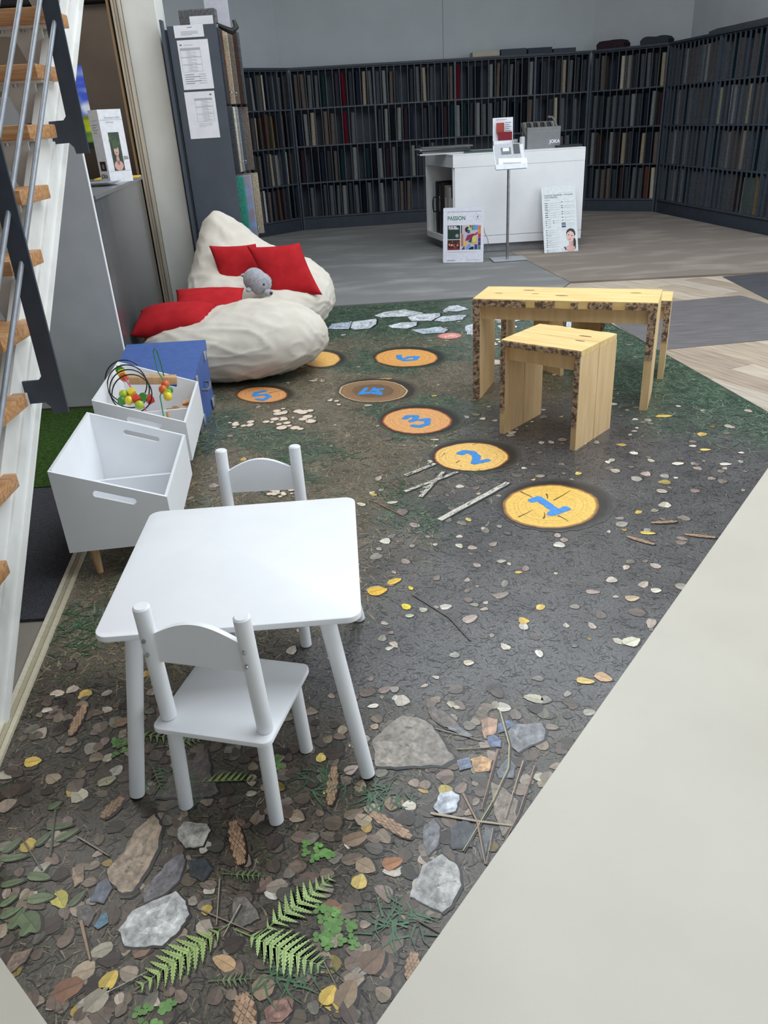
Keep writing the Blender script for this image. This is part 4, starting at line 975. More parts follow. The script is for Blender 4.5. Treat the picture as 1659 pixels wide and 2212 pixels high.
# ---------------------------------------------------------------- rough-sawn benches and stools with bark edges
M_plank = mat('fresh_sawn_wood', (232, 202, 140), 0.6, (218, 184, 118), 5, 0.05, stretch=(0.8, 6, 6), detail=6)
M_plankv = mat('fresh_sawn_wood_upright', (224, 193, 146), 0.6, (212, 178, 128), 5, 0.05, stretch=(6, 6, 0.8), detail=6)
M_bark = mat('bark', (184, 156, 128), 0.95, (104, 86, 72), 55, 1.0, 90, lo=0.42, hi=0.58)
M_knot = mat('knot', (150, 104, 62), 0.6, (112, 76, 46), 60)
def edge_board(pts_front, pts_back, z0, z1):
    b = MB(); n = len(pts_front)
    poly = pts_front + list(reversed(pts_back)); b.prism(poly, z0, z1); return b
def bench(loc, ang, Lx, D, Hh, tk, label, cat, nm, seam=True, grp=None, rail=True):
    c = thing(nm, label, cat, loc, ang, grp)
    nseg = 14
    def wavy(y, amp, sd): return [(Lx*i/nseg, y + amp*noise.noise(Vector((i*0.7, sd, loc[0]*3)))) for i in range(nseg + 1)]
    halves = ((0.0, D*0.5 - 0.002), (D*0.5 + 0.002, D)) if seam else ((0.0, D),)
    for k, (y0, y1) in enumerate(halves):
        fr = wavy(y0, 0.008, 1.5) if k == 0 else [(Lx*i/nseg, y0) for i in range(nseg + 1)]
        bk = wavy(y1, 0.016, 5.5) if k == len(halves) - 1 else [(Lx*i/nseg, y1) for i in range(nseg + 1)]
        tp = edge_board(fr, bk, Hh - tk, Hh).build('top_board', M_plank, c)
        if k == 0:
            b = MB()
            for i in range(nseg*4):                     # bark crust on the front edge
                x0 = Lx*i/(nseg*4); x1 = Lx*(i + 1)/(nseg*4); th = 0.004 + 0.005*abs(noise.noise(Vector((i*0.6, 3, loc[1]))))
                if Lx > 0.6 and noise.noise(Vector((i*0.23, 7.7, loc[0]))) < -0.12: continue
                yy = 0.008*noise.noise(Vector((x0/Lx*nseg*0.7, 1.5, loc[0]*3)))
                b.box(((x0 + x1)/2, yy - th/2, Hh - tk*0.5 - 0.002), (x1 - x0 + .001, th + 0.004, tk*random.uniform(.75, .98)))
            b.build('bark_edge', M_bark, tp)['kind'] = 'stuff'
    for s in (0, 1):                                    # upright end boards
        x0 = 0.0 if s == 0 else Lx - tk
        for k, (y0, y1) in enumerate(halves):
            b = MB()
            b.box((x0 + tk/2, (y0 + y1)/2, (Hh - tk - .0006)/2), (tk, y1 - y0, Hh - tk - .0006))
            lg = b.build('leg_board', M_plankv, c)
            if k == 0:
                b = MB(); nb = 34
                for i in range(nb):
                    z = (Hh - tk)*(i + .5)/nb; th = 0.004 + 0.005*abs(noise.noise(Vector((i*0.7, 9 + s*4, loc[1]))))
                    if z < 0.10 and s == 1: continue
                    if z < 0.13 and Lx < .6: continue
                    if Lx > .6 and s == 1 and z < Hh*.5: continue
                    b.box((x0 + tk/2, -th/2 + .001, z), (tk*random.uniform(.8, 1.0), th + .003, (Hh - tk)/nb*1.06))
                b.build('bark_edge', M_bark, lg)['kind'] = 'stuff'
    if rail:
        b = MB(); b.box((Lx/2, D*0.12, Hh - tk - 0.040), (Lx - 2*tk - .001, 0.03, 0.078)); b.build('rail', M_plankv, c)
    # knots and cracks on the sawn faces, slightly sunk-in dark ovals
    for i in range(5 if Lx > .6 else 2):
        x, y = random.uniform(.1, .9)*Lx, random.uniform(.25, .8)*D; b = MB(); r = random.uniform(.008, .018)
        b.prism([(x + math.cos(2*PI*j/14)*r*2.2, y + math.sin(2*PI*j/14)*r*0.6) for j in range(14)], Hh, Hh + .0006); b.build('knot', M_knot, c)
    return c
import_st = None
sA = math.atan2(-0.296, 0.309)
bench((0.655, 3.915, 0), math.radians(-42.5), 0.455, 0.385, 0.515, 0.030, 'small sawn-wood stool with bark edges in front of the long bench', 'stool', 'wooden_stool')
bench((0.590, 4.520, 0), math.radians(-23.0), 1.02, 0.36, 0.605, 0.043, 'long sawn-wood bench with a bark edge, behind the small stool', 'bench', 'wooden_bench', seam=False)
bench((0.845, 5.05, 0), math.radians(-22.0), 1.04, 0.28, 0.490, 0.036, 'lower sawn-wood bench half hidden behind the long bench', 'bench', 'wooden_bench', seam=False)
bench((1.205, 4.86, 0), math.radians(28.0), 0.36, 0.28, 0.42, 0.030, 'wooden stool seen between the legs under the benches', 'stool', 'wooden_stool', rail=False)
# ---------------------------------------------------------------- steel staircase
st = thing('staircase', 'white steel staircase with open oak treads and anthracite railing', 'staircase', (0, 0, 0))
sl = 0.943; sdir = Vector((0, 1, sl)).normalized(); snor = Vector((0, -sl, 1)).normalized()
def band(x0, x1, n0, n1, y0, y1):
    """bar along the stair slope: n measured perpendicular from the stringer's lower edge line"""
    b0 = Vector((0, 1.808, 0)); pts = []
    def at(y, n): 
        p = b0 + Vector((0, y - 1.808, (y - 1.808)*sl)) + snor*n; return p
    quad = [at(y0, n0), at(y1, n0), at(y1, n1), at(y0, n1)]
    if y0 < 1.83:   # foot cut level with the floor
        def onfl(n): 
            p = b0 + snor*n; t = -p.z/sdir.z; return p + sdir*t
        quad[0], quad[3] = onfl(n0), onfl(n1)
    b = MB(); b.extr([(x0, q.y, q.z) for q in quad], (x1 - x0, 0, 0)); return b
for X in (-1.165, -2.15):
    s_ = band(X - 0.055, X - 0.014, 0.0, 0.19, 1.80, 5.2).build('stringer', M_steelw, st)
    band(X - 0.075, X, 0.0, 0.012, 1.80, 5.2).build('flange', M_steelw, s_)
    band(X - 0.016, X - 0.006, 0.06, 0.10, 1.80, 5.2).build('web_rib', M_steelw, s_)
for i in range(-2, 13):
    yb, zt = 2.222 + 0.205*i, 0.635 + 0.1945*i
    if zt < 0.1: continue
    b = MB(); b.box((-1.645, yb - 0.125, zt - 0.024), (1.01, 0.27, 0.046), bevel=0.004); tr = b.build('tread', M_tread, st, True)
    b = MB(); b.extr([(-1.46, yb - 0.10, zt - 0.0475), (-1.215, yb - 0.10, zt - 0.0475), (-1.215, yb - 0.10, zt - 0.26), (-1.27, yb - 0.10, zt - 0.24), (-1.33, yb - 0.10, zt - 0.075), (-1.46, yb - 0.10, zt - 0.065)], (0, 0.008, 0)); br = b.build('tread_bracket', M_steelw, st)
    b = MB(); b.box((-1.30, yb - 0.12, zt - 0.0505), (0.28, 0.12, 0.006)); b.build('bracket_plate', M_steelw, br)
    for x in (-1.36, -1.28, -1.235):
        b = MB(); b.cyl((x, yb - 0.125, zt - 0.053), (x, yb - 0.125, zt - 0.064), 0.009, n=6); b.build('bolt', M_chrome, br)
def post(y, zarm, top, arm=True):
    pts = [(-1.050, zarm - 0.035), (-1.050, top), (-1.110, top), (-1.110, zarm + 0.095), (-1.122, zarm + 0.082), (-1.265, zarm + 0.078), (-1.265, zarm), (-1.118, zarm + 0.004), (-1.104, zarm - 0.012), (-1.100, zarm - 0.035)]
    if not arm: pts = [(-1.045, 0.0), (-1.045, top), (-1.108, top), (-1.108, 0.0)]
    b = MB(); b.extr([(x, y, z) for x, z in pts], (0, 0.010, 0)); p = b.build('railing_post', M_anth, st)
    if arm:
        b = MB(); b.box((-1.235, y + 0.03, zarm + 0.0), (0.06, 0.06, 0.05), bevel=0.006); b.build('post_clamp', M_black, p, True)
post(2.515, 0.762, 1.95); post(3.305, 1.537, 2.70); post(4.10, 2.30, 3.4); post(1.395, 0, 1.0, False)
for k in range(6):
    dz = 0.148*k; b = MB(); z0 = 1.20 + dz; y0, y1 = 1.2, 4.9
    b.cyl((-1.080, y0, z0 + (y0 - 2.50)*0.905), (-1.080, y1, z0 + (y1 - 2.50)*0.905), 0.0085, n=12); b.build('railing_rod', M_rod, st, True)

# ---------------------------------------------------------------- grey screen panel, service desk, display
b = MB(); b.box((-2.33, 4.845, 0.892), (1.50, 0.025, 1.776), bevel=0.002)
pp = thing('partition_screen', 'light grey upright panel with a white right edge behind the stairs', 'panel', (0, 0, 0))
b.build('board', mat('panel_grey', (200, 204, 209), 0.4, (194, 198, 203), 6), pp)
b = MB(); b.box((-1.577, 4.845, 0.892), (0.006, 0.027, 1.776)); b.build('edge_strip', M_white, pp)
dk = thing('service_desk', 'dark grey glossy service desk behind the grey panel', 'desk', (0, 0, 0))
d0, d1 = Vector((-1.600, 4.95)), Vector((-1.86, 7.05))
b = MB(); b.prism([(d0.x, d0.y), (d1.x, d1.y), (d1.x - 1.1, d1.y), (d0.x - 1.3, d0.y)], 0.0, 1.228); b.build('body', mat('desk_dark_gloss', (92, 93, 96), 0.22, (84, 85, 88), 3, coat=0.3), dk)
b = MB(); b.prism([(d0.x + .012, d0.y - .01), (d1.x + .012, d1.y + .01), (d1.x - 1.1, d1.y + .01), (d0.x - 1.3, d0.y - .01)], 1.2285, 1.250); b.build('desktop', mat('desk_top_grey', (120, 121, 123), 0.3, (112, 113, 116), 3), dk)
# plywood boards on edge between desk and column
for i, (x, y, w, c_) in enumerate(((-1.905, 7.16, .012, (150, 122, 90)), (-1.872, 7.175, .014, (196, 186, 168)), (-1.853, 7.19, .016, (188, 172, 150)), (-1.832, 7.20, .014, (206, 196, 180)))):
    b = MB(); b.box((x, y + .25, 1.5), (w, .5, 3.0)); lab = ('brown fibreboard sheet on edge, farthest left of the leaning boards', 'plywood sheet on edge, second of the boards beside the white column', 'plywood sheet on edge, third of the boards beside the white column', 'pale plywood sheet on edge right against the white column')[i]
    tag(b.build('plywood_sheet', mat('ply_%d' % i, c_, .7, tuple(q*.85 for q in c_), 3, stretch=(1, 1, .4))), lab, 'board', 'boards beside the column')
# white sample slip box on the desk
q0 = P(240, 395, 1.251); fold = thing('sample_slip_box', 'tall white sample box with a portrait photo, standing on the service desk', 'sample box', (q0.x, q0.y, 1.2505), math.radians(44))
fw_, fd_, fh_ = 0.185, 0.145, 0.485
b = MB(); b.box((fw_/2, fd_/2, fh_/2), (fw_, fd_, fh_)); b.build('box', mat('slip_white', (232, 233, 238), .45), fold)
pr = MB()
def pface(b, u0, v0, u1, v1, c_, lv=1, left=False):
    e = 0.0006*lv
    if not left: b.poly([(u0, -e, v0), (u1, -e, v0), (u1, -e, v1), (u0, -e, v1)], L3(c_))
    else: b.poly([(-e, fd_ - u0, v0), (-e, fd_ - u1, v0), (-e, fd_ - u1, v1), (-e, fd_ - u0, v1)], L3(c_))
pface(pr, 0.0, .415, fw_, .417, (150, 152, 158)); pface(pr, 0, .075, fw_, .0765, (150, 152, 158))
pface(pr, .05, .078, .135, .335, (42, 62, 46))
for i in range(26):
    u = random.uniform(.055, .13); v = random.uniform(.25, .33); pr.poly([(u, -.0009, v), (u + .003, -.0009, v), (min(.134, u + random.uniform(-.02, .02)), -.0009, v - .06)], jit(L3((82, 110, 72)), .4))
def ell(b, u, v, ru, rv, c_, lv, left=False):
    e = .0006*lv; b.poly([(u + math.cos(2*PI*k/14)*ru, -e, v + math.sin(2*PI*k/14)*rv) for k in range(14)], L3(c_))
ell(pr, .092, .215, .020, .040, (206, 164, 152), 2); ell(pr, .092, .15, .012, .035, (196, 150, 138), 2); ell(pr, .092, .112, .036, .034, (206, 160, 150), 2); ell(pr, .092, .20, .008, .004, (170, 80, 84), 3)
ell(pr, .088, .255, .026, .03, (60, 82, 56), 4); pface(pr, .064, .15, .070, .23, (40, 40, 34), 3); pface(pr, .112, .14, .117, .23, (52, 50, 40), 3)
pface(pr, .03, .415, fd_ - .03, .4165, (140, 142, 148), 1, True); pface(pr, .03, .08, .12, .145, (36, 40, 38), 1, True)
pface(pr, .06, .095, .09, .125, (150, 130, 124), 2, True)
for k in range(4): pface(pr, .025, .385 - k*.017, .105 - (k % 2)*.02, .391 - k*.017, (170, 172, 178), 1, True)
pr.build('print', M_vc, fold)
text('lettering', 'furniture folia', 0.022, M_greyink, fold, (.045, -.0008, .424), (PI/2, 0, 0)); text('lettering', 'kollektion', .016, M_greyink, fold, (.05, -.0008, .397), (PI/2, 0, 0))
text('logo', 'JOKA', .034, M_ink, fold, (.139, -.0008, .15), (PI/2, 0, 0), sx=.48, bold=.0006)
text('logo', 'JOKA', .040, M_ink, fold, (-.0008, fd_ - .02, .03), (PI/2, 0, -PI/2), bold=.001)
for i in range(5):
    q = P(222 + i*2, 408 + i*2.2, 1.256); b = MB(); b.box((0, 0, 0), (.26, .20, .004))
    o = b.build('brochure', mat('brochure_%d' % (i % 3), ((206, 208, 212), (150, 154, 160), (226, 227, 230))[i % 3], .3), loc=(-1.93 + .012*i, 6.05 - .02*i, 1.253 + .005*i), rz=.3 - .12*i)
    tag(o, '%s in the loose pile of brochures before the white sample box' % ('light grey lowest brochure', 'dark grey second brochure', 'white third brochure', 'light grey fourth brochure', 'dark grey top brochure')[i], 'brochure', 'brochures on the service desk')
b = MB(); b.box((0, 0, 0.007), (.34, .20, .013), bevel=.002); tag(b.build('notepad', mat('yellow_pad', (232, 200, 84), .6), loc=(-1.99, 6.86, 1.2505), rz=.1), 'yellow notepad on the service desk behind the sample box', 'notepad')
# big backlit display with a landscape picture
dp = thing('display_screen', 'backlit display showing blue sky over a green meadow, behind the desk', 'screen', (0, 0, 0))
Yd = 7.75; a0, a1 = PY(186, 140, Yd), PY(200, 322, Yd); xl = PY(22, 166, Yd).x
zt, zb_ = a0.z, a1.z; xr = PY(195, 240, Yd).x
b = MB(); b.box(((xl + xr)/2, Yd + .021, (zt + zb_)/2), (xr - xl - .004, .022, zt - zb_ - .004), bevel=.004); b.build('housing', mat('housing_taupe', (128, 114, 100), .6), dp)
b = MB(); b.box(((xl + xr)/2, Yd + .10, zt*.45), (.10, .05, zt*.9)); b.build('stand', M_black, dp)
NXs, NZs = 46, 40; vs = []; fs = []; buf = []
for j in range(NZs + 1):
    for i in range(NXs + 1):
        u, v = i/NXs, j/NZs; vs.append((xl + (xr - xl)*u, Yd + .008, zb_ + (zt - zb_)*v))
        if v < .10: c_ = (24, 34, 20)
        elif v < .36: 
            k = noise.noise(Vector((u*9, v*14, 1))); c_ = (150 + 60*k, 170 + 50*k, 30) if v > .22 else (96 + 40*k, 132 + 40*k, 50)
        elif v < .42 + .04*noise.noise(Vector((u*8, 2, 2))): c_ = (120, 130, 40)
        else:
            k = noise.noise(Vector((u*4 + 3, v*7, 5))) + .5*noise.noise(Vector((u*9, v*15, 7))) + (0.62 - v)*1.6
            k = max(0, min(1, .35 + k)); c_ = (64 + 160*k, 92 + 140*k, 206 + 40*k)
        buf += [*L3(c_), 1.0]
for j in range(NZs):
    for i in range(NXs): a = j*(NXs + 1) + i; fs.append((a, a + 1, a + NXs + 2, a + NXs + 1))
me = bpy.data.meshes.new('screen'); me.from_pydata(vs, [], fs); ca = me.color_attributes.new('Col', 'FLOAT_COLOR', 'POINT'); ca.data.foreach_set('color', buf)
M_scr = bpy.data.materials.new('screen_glow'); M_scr.use_nodes = True; nt = M_scr.node_tree; pb = nt.nodes['Principled BSDF']
a_ = nt.nodes.new('ShaderNodeVertexColor'); a_.layer_name = 'Col'; nt.links.new(a_.outputs[0], pb.inputs['Emission Color']); pb.inputs['Emission Strength'].default_value = 0.85; pb.inputs['Base Color'].default_value = (.01, .01, .01, 1)
link('screen', me, M_scr, dp)

# ---------------------------------------------------------------- carpet samples
SAMP = {'charcoal': (70, 74, 80), 'black': (30, 33, 38), 'slate grey': (92, 97, 104), 'mid grey': (116, 119, 122), 'light grey': (152, 153, 152), 'silver': (176, 178, 180), 'beige': (184, 170, 148), 'cream': (214, 205, 186), 'taupe': (122, 110, 102),
        'dark brown': (76, 62, 56), 'wine red': (112, 26, 44), 'dark plum': (66, 50, 58), 'navy': (44, 50, 68), 'dark teal': (38, 62, 68), 'rust brown': (112, 72, 56), 'olive': (120, 112, 76), 'white': (222, 222, 222), 'sage green': (120, 136, 122), 'ochre': (166, 136, 84), 'pale green': (190, 196, 168)}
sm_m = {k: mat('carpet_' + k.replace(' ', '_'), v, .95, tuple(q*.8 for q in v), 70, .5, 220, spec=.08) for k, v in SAMP.items()}
_sm = {}
def sample_mesh(w, h, d):
    key = (round(w, 3), round(h, 2), round(d, 2))
    if key in _sm: return _sm[key]
    b = MB(); r = w/2; pts = [(-r, d), (r, d)] + [(r*math.cos(a), r*.9 - r*.9*math.sin(a)) for a in [PI/2*k/3*2 for k in range(0, 4)]]
    pts = [(r, d), (-r, d), (-r, r)] + [(-r*math.cos(PI*k/5), r - r*math.sin(PI*k/5)) for k in range(1, 5)] + [(r, r)]
    b.prism(list(reversed(pts)), 0, h); me = b.mesh('carpet_sample'); me.materials.append(sm_m['charcoal']); _sm[key] = me
    return me
def sample(world, rz, w, h, d, colr, label, group, lean=0.0):
    o = bpy.data.objects.new('carpet_sample', sample_mesh(w, h, d)); COL.objects.link(o); o.location = world; o.rotation_euler = (0, lean, rz)
    o.material_slots[0].link = 'OBJECT'; o.material_slots[0].material = sm_m[colr]
    return tag(o, label, 'carpet sample', group)
ORD = ['zeroth', 'first', 'second', 'third', 'fourth', 'fifth', 'sixth', 'seventh', 'eighth', 'ninth', 'tenth', 'eleventh', 'twelfth', 'thirteenth', 'fourteenth', 'fifteenth', 'sixteenth', 'seventeenth', 'eighteenth', 'nineteenth', 'twentieth']
TENS = {2: 'twenty', 3: 'thirty', 4: 'forty', 5: 'fifty'}
def ordn(n):
    if n <= 20: return ORD[n]
    return TENS[n//10] + ('-' + ORD[n % 10] if n % 10 else 'th').replace('-zeroth', '') if n % 10 else {30: 'thirtieth', 40: 'fortieth', 50: 'fiftieth'}[n]
ROWZ = [0.205, 0.725, 1.262, 1.793, 2.32]; ROWN = ['bottom', 'third', 'second', 'top']
def rack(a, b_, n, name_lbl, rack_label, pal, fill, skip=None, wfac=.62, start=0):
    (u, Ln) = unit(a, b_); ang = math.atan2(u[1], u[0]); nrm = (-u[1], u[0])
    r = thing('sample_rack', rack_label, 'shelf rack', (a[0], a[1], 0), ang)
    Dp = 0.36
    def part(nm, c_, s_, mm=M_slate): b = MB(); b.box(c_, s_); return b.build(nm, mm, r)
    part('back_panel', (Ln/2, Dp - .008, 1.16), (Ln - .002, .012, 2.30)); part('kick_board', (Ln/2, .045, .095), (Ln - .05, .018, .19))
    part('side_panel', (.0125, Dp/2, 1.165), (.025, Dp - .03, 2.33), M_slatel); part('side_panel', (Ln - .0125, Dp/2, 1.165), (.025, Dp - .03, 2.33), M_slatel)
    for z in ROWZ: part('shelf_board', (Ln/2, Dp/2, z - .010), (Ln - .052, Dp - .035, .020), M_slatel if z < 2.3 else M_slate)
    part('top_cap', (Ln/2, Dp/2 - .01, 2.335), (Ln, Dp, .03))
    cw = (Ln - .05)/n
    for i in range(1, n):
        big = (i % 12 == 0)
        part('divider', (.025 + cw*i, .02 if not big else .05, 1.26), (.011 if not big else .028, .022 if not big else .09, 2.10), M_slatel)
    for row in range(4):
        k = 0
        for i in range(n):
            if i < start: continue
            k += 1
            if skip and skip(row, i): continue
            rnd = random.Random(hash((name_lbl, row, i)) if False else (len(name_lbl)*7919 + row*131 + i*17))
            if rnd.random() > fill: continue
            cn = pal(row, i, rnd)
            w = cw*wfac*rnd.uniform(.8, 1.15); h = rnd.uniform(.43, .475); lean = rnd.uniform(-.03, .03)
            x = .025 + cw*(i + .5) + rnd.uniform(-.05, .05)*cw; y = .032 + rnd.uniform(0, .03)
            wp = (a[0] + u[0]*x + nrm[0]*y, a[1] + u[1]*x + nrm[1]*y, ROWZ[row] + .0008 + abs(lean)*w*.6)
            sample(wp, ang, w, h, .20, cn, '%s carpet sample, %s slot from the left, %s shelf of %s' % (cn, ordn(k), ROWN[row], name_lbl), 'carpet samples in ' + name_lbl, lean)
    return r
def pal_main(row, i, rnd):
    sp = {(3, 0): 'taupe', (3, 1): 'taupe', (3, 2): 'mid grey', (3, 3): 'mid grey', (3, 5): 'cream', (3, 7): 'wine red', (3, 10): 'beige', (3, 13): 'light grey', (3, 19): 'beige', (3, 23): 'taupe', (3, 29): 'light grey', (3, 40): 'beige',
          (2, 2): 'beige', (2, 3): 'taupe', (2, 4): 'taupe', (2, 5): 'taupe', (2, 7): 'wine red', (2, 8): 'mid grey', (2, 13): 'light grey', (2, 39): 'cream', (1, 7): 'beige', (1, 8): 'light grey', (1, 16): 'light grey', (1, 17): 'light grey',
          (0, 6): 'light grey', (0, 8): 'mid grey', (0, 15): 'taupe', (3, 8): 'charcoal', (3, 16): 'dark plum', (3, 24): 'wine red', (3, 25): 'dark brown', (1, 36): 'cream'}
    return sp.get((row, i)) or rnd.choice(['charcoal', 'charcoal', 'slate grey', 'slate grey', 'mid grey', 'black', 'taupe', 'dark plum', 'dark teal', 'navy', 'mid grey', 'light grey', 'charcoal'])
def pal_left(row, i, rnd):
    sp = {(3, 5): 'wine red', (3, 7): 'light grey', (3, 8): 'charcoal', (3, 9): 'cream', (3, 11): 'mid grey', (2, 5): 'dark plum', (2, 6): 'navy', (2, 7): 'beige', (2, 8): 'dark brown', (2, 9): 'rust brown', (2, 10): 'olive', (2, 12): 'rust brown',
          (1, 4): 'taupe', (1, 5): 'mid grey', (1, 7): 'taupe', (1, 9): 'beige', (1, 10): 'light grey', (1, 12): 'white', (0, 6): 'wine red', (0, 7): 'white', (0, 8): 'taupe', (0, 10): 'rust brown', (0, 12): 'cream'}
    return sp.get((row, i)) or rnd.choice(['charcoal', 'black', 'dark brown', 'navy', 'slate grey'])
def pal_right(row, i, rnd):
    if row == 0 and 17 <= i <= 22: return ('taupe', 'dark brown', 'mid grey', 'sage green', 'sage green', 'ochre')[i - 17]
    sp = {(2, 12): 'pale green', (1, 27): 'ochre', (2, 23): 'white', (0, 23): 'cream', (1, 16): 'taupe', (1, 18): 'beige', (2, 18): 'beige'}
    return sp.get((row, i)) or rnd.choice(['charcoal', 'slate grey', 'slate grey', 'mid grey', 'mid grey', 'light grey', 'silver', 'taupe', 'dark teal'])
def pal_corner(row, i, rnd):
    sp = {(3, 4): 'cream', (3, 5): 'light grey', (3, 10): 'beige', (3, 1): 'taupe', (3, 2): 'olive', (2, 0): 'mid grey', (2, 6): 'light grey', (2, 9): 'light grey', (1, 0): 'light grey', (1, 3): 'light grey', (1, 5): 'beige', (1, 8): 'beige', (1, 10): 'taupe', (0, 2): 'taupe', (0, 3): 'taupe', (0, 9): 'rust brown', (0, 10): 'cream'}
    return sp.get((row, i)) or rnd.choice(['charcoal', 'slate grey', 'mid grey', 'dark brown', 'dark plum', 'navy'])
rack(P0, P1, 14, 'the angled rack', 'dark slate sample rack standing at an angle on the left of the back wall', pal_left, .86, start=3)
rack((P1[0] + .004, P1[1]), (P2[0] - .004, P2[1]), 44, 'the long back rack', 'long dark slate sample rack along the back wall behind the white counter', pal_main, .84, skip=lambda r, i: (r == 0 and i >= 17 and i < 37) or (r == 1 and 21 <= i < 37))
rack((P2[0] + .004, P2[1] - .003), P3, 11, 'the corner rack', 'narrow dark slate sample rack between the long rack and the right rack', pal_corner, .92)
rack((P3[0] + .003, P3[1] - .01), (P3[0] + .003 + (P4[0]-P3[0])*.93, P3[1] - .01 + (P4[1]-P3[1])*.93), 28, 'the right rack', 'dark slate sample rack along the right wall', pal_right, .93, wfac=.5)
# books and sample bundles lying on top of the racks
def on_top(a, b_, f0, f1, h, d, nm, mm, label, cat, tilt=0.0, sag=False):
    (u, Ln) = unit(a, b_); ang = math.atan2(u[1], u[0]); nrm = (-u[1], u[0])
    x = Ln*(f0 + f1)/2; w = Ln*(f1 - f0); b = MB()
    if sag:
        N = 10; pts = [(-w/2 + .01, 0)] + [(-w/2 + w*i/N, h*(.55 + .45*min(1, 3*math.sin(PI*i/N)) + .10*noise.noise(Vector((i*.6, f0*9, 1))))) for i in range(N + 1)] + [(w/2 - .01, 0)]
        b.extr([(p[0], -d/2, p[1]) for p in pts], (0, d, 0))
    else: b.box((0, 0, h/2), (w, d, h), bevel=.004)
    o = b.build(nm, mm, loc=(a[0] + u[0]*x + nrm[0]*.17, a[1] + u[1]*x + nrm[1]*.17, 2.3505), rz=ang); return tag(o, label, cat)
on_top(P1, P2, .605, .695, .07, .26, 'sample_book', mat('book_cream', (190, 184, 166), .8), 'cream-edged sample book lying on top of the long rack', 'sample book')
on_top(P1, P2, .70, .785, .085, .26, 'sample_book', mat('book_slate', (62, 70, 82), .7), 'dark slate sample book on top of the long rack, beside the cream one', 'sample book')
on_top(P1, P2, .79, .87, .08, .26, 'sample_book', mat('book_navy', (50, 58, 72), .7), 'navy sample book on top of the long rack, third from the left', 'sample book')
on_top(P1, P2, .875, .95, .055, .26, 'sample_book', mat('book_slate', (62, 70, 82), .7), 'thin dark sample book at the right end of the long rack top', 'sample book')
on_top(P2, P3, .05, .42, .11, .28, 'carpet_bundle', sm_m['dark plum'], 'dark folded carpet bundle on top of the corner rack, left of two', 'carpet bundle', sag=True)
on_top(P2, P3, .62, .98, .10, .28, 'carpet_bundle', sm_m['charcoal'], 'charcoal folded carpet bundle on top of the corner rack, right of two', 'carpet bundle', sag=True)
on_top(P3, P4, .30, .93, .05, .28, 'carpet_bundle', sm_m['slate grey'], 'long flat grey carpet stack on top of the right rack', 'carpet bundle', sag=True)

# ---------------------------------------------------------------- tall sample shelf with price lists
ts = thing('tall_sample_shelf', 'tall anthracite sample shelf with price lists taped to its end panel', 'shelf', (0, 0, 0))
Yt = 7.20; xL, xR = PY(347, 45, Yt).x, PY(465, 50, Yt).x; zT = PY(347, 45, Yt).z
M_ts = mat('shelf_anthracite', (80, 86, 96), .42, (76, 82, 91), 8)
b = MB(); b.box(((xL + xR)/2 + .02, Yt + .0125, zT/2 - .02), (xR - xL - .04, .025, zT - .04)); b.build('end_panel', M_ts, ts)
b = MB(); b.box((xL + .008, Yt - .02, zT/2), (.016, .085, zT)); b.build('side_flange', M_ts, ts)
b = MB(); b.box((xL + .02, Yt + 1.0, zT/2 - .03), (.02, 1.95, zT - .06)); b.build('back_panel', M_ts, ts)
for z in (.10, .645, 1.205, 1.735):
    b = MB(); b.box(((xL + xR)/2 - .03, Yt + 1.0, z), (xR - xL - .10, 1.94, .02)); b.build('shelf_board', M_ts, ts)
def paper(px, label, nm='price_list'):
    q = [PY(x, y, Yt - .003) for x, y in px]; cx = sum(v.x for v in q)/4; cz = sum(v.z for v in q)/4; w = abs(q[1].x - q[0].x); h = abs(q[0].z - q[3].z)
    o = thing(nm, label, 'paper', (cx, Yt - .0025, cz)); b = MB(); b.box((0, 0, 0), (w, .0016, h)); b.build('sheet', M_paper, o); return o, w, h
def lines(o, w, h, rects):
    pr = MB()
    for (u0, v0, u1, v1, c_) in rects: pr.poly([(w*(u0 - .5), -.0013, h*(v0 - .5)), (w*(u1 - .5), -.0013, h*(v0 - .5)), (w*(u1 - .5), -.0013, h*(v1 - .5)), (w*(u0 - .5), -.0013, h*(v1 - .5))], L3(c_))
    pr.build('print', M_vc, o)
G1, G2 = (176, 180, 190), (120, 124, 134)
o, w, h = paper([(374, 55), (438, 53), (441, 79), (378, 82)], 'small white notice at the top of the anthracite end panel', 'notice')
lines(o, w, h, [(.45, .78, .62, .83, G2)] + [(.22, .46 - k*.09, .80 - (k == 3)*.2, .50 - k*.09, G1) for k in range(4)])
def table_lines(x0, x1, tops):
    r = []
    for (t, bt_) in tops:
        r += [(x0, t - .006, x1, t, G1), (x0, bt_, x1, bt_ + .005, G1), (x0, bt_, x0 + .008, t, G1), (x1 - .008, bt_, x1, t, G1), (x0 + .2, bt_, x0 + .207, t, G1), (x1 - .2, bt_, x1 - .193, t, G1)]
        n = int((t - bt_)/.022)
        r += [(x0 + .23, t - .018 - k*.022, x0 + .23 + .1 + .09*((k*7) % 3), t - .011 - k*.022, G1) for k in range(n)]
    return r
o, w, h = paper([(382, 87), (449, 85), (462, 191), (397, 194)], 'upper white price list taped to the anthracite end panel')
lines(o, w, h, [(.07, .89, .14, .92, G2), (.2, .895, .5, .905, G1), (.06, .80, .72, .845, G1)] + table_lines(.06, .72, [(.80, .66), (.655, .51), (.505, .36)]) + [(.1, .30 - k*.045, .4 + (k % 2)*.2, .312 - k*.045, G2) for k in range(5)] + [(.55, .30 - k*.045, .8, .312 - k*.045, G1) for k in range(5)])
o, w, h = paper([(398, 199), (463, 196), (476, 298), (411, 300)], 'lower white price list taped to the anthracite end panel')
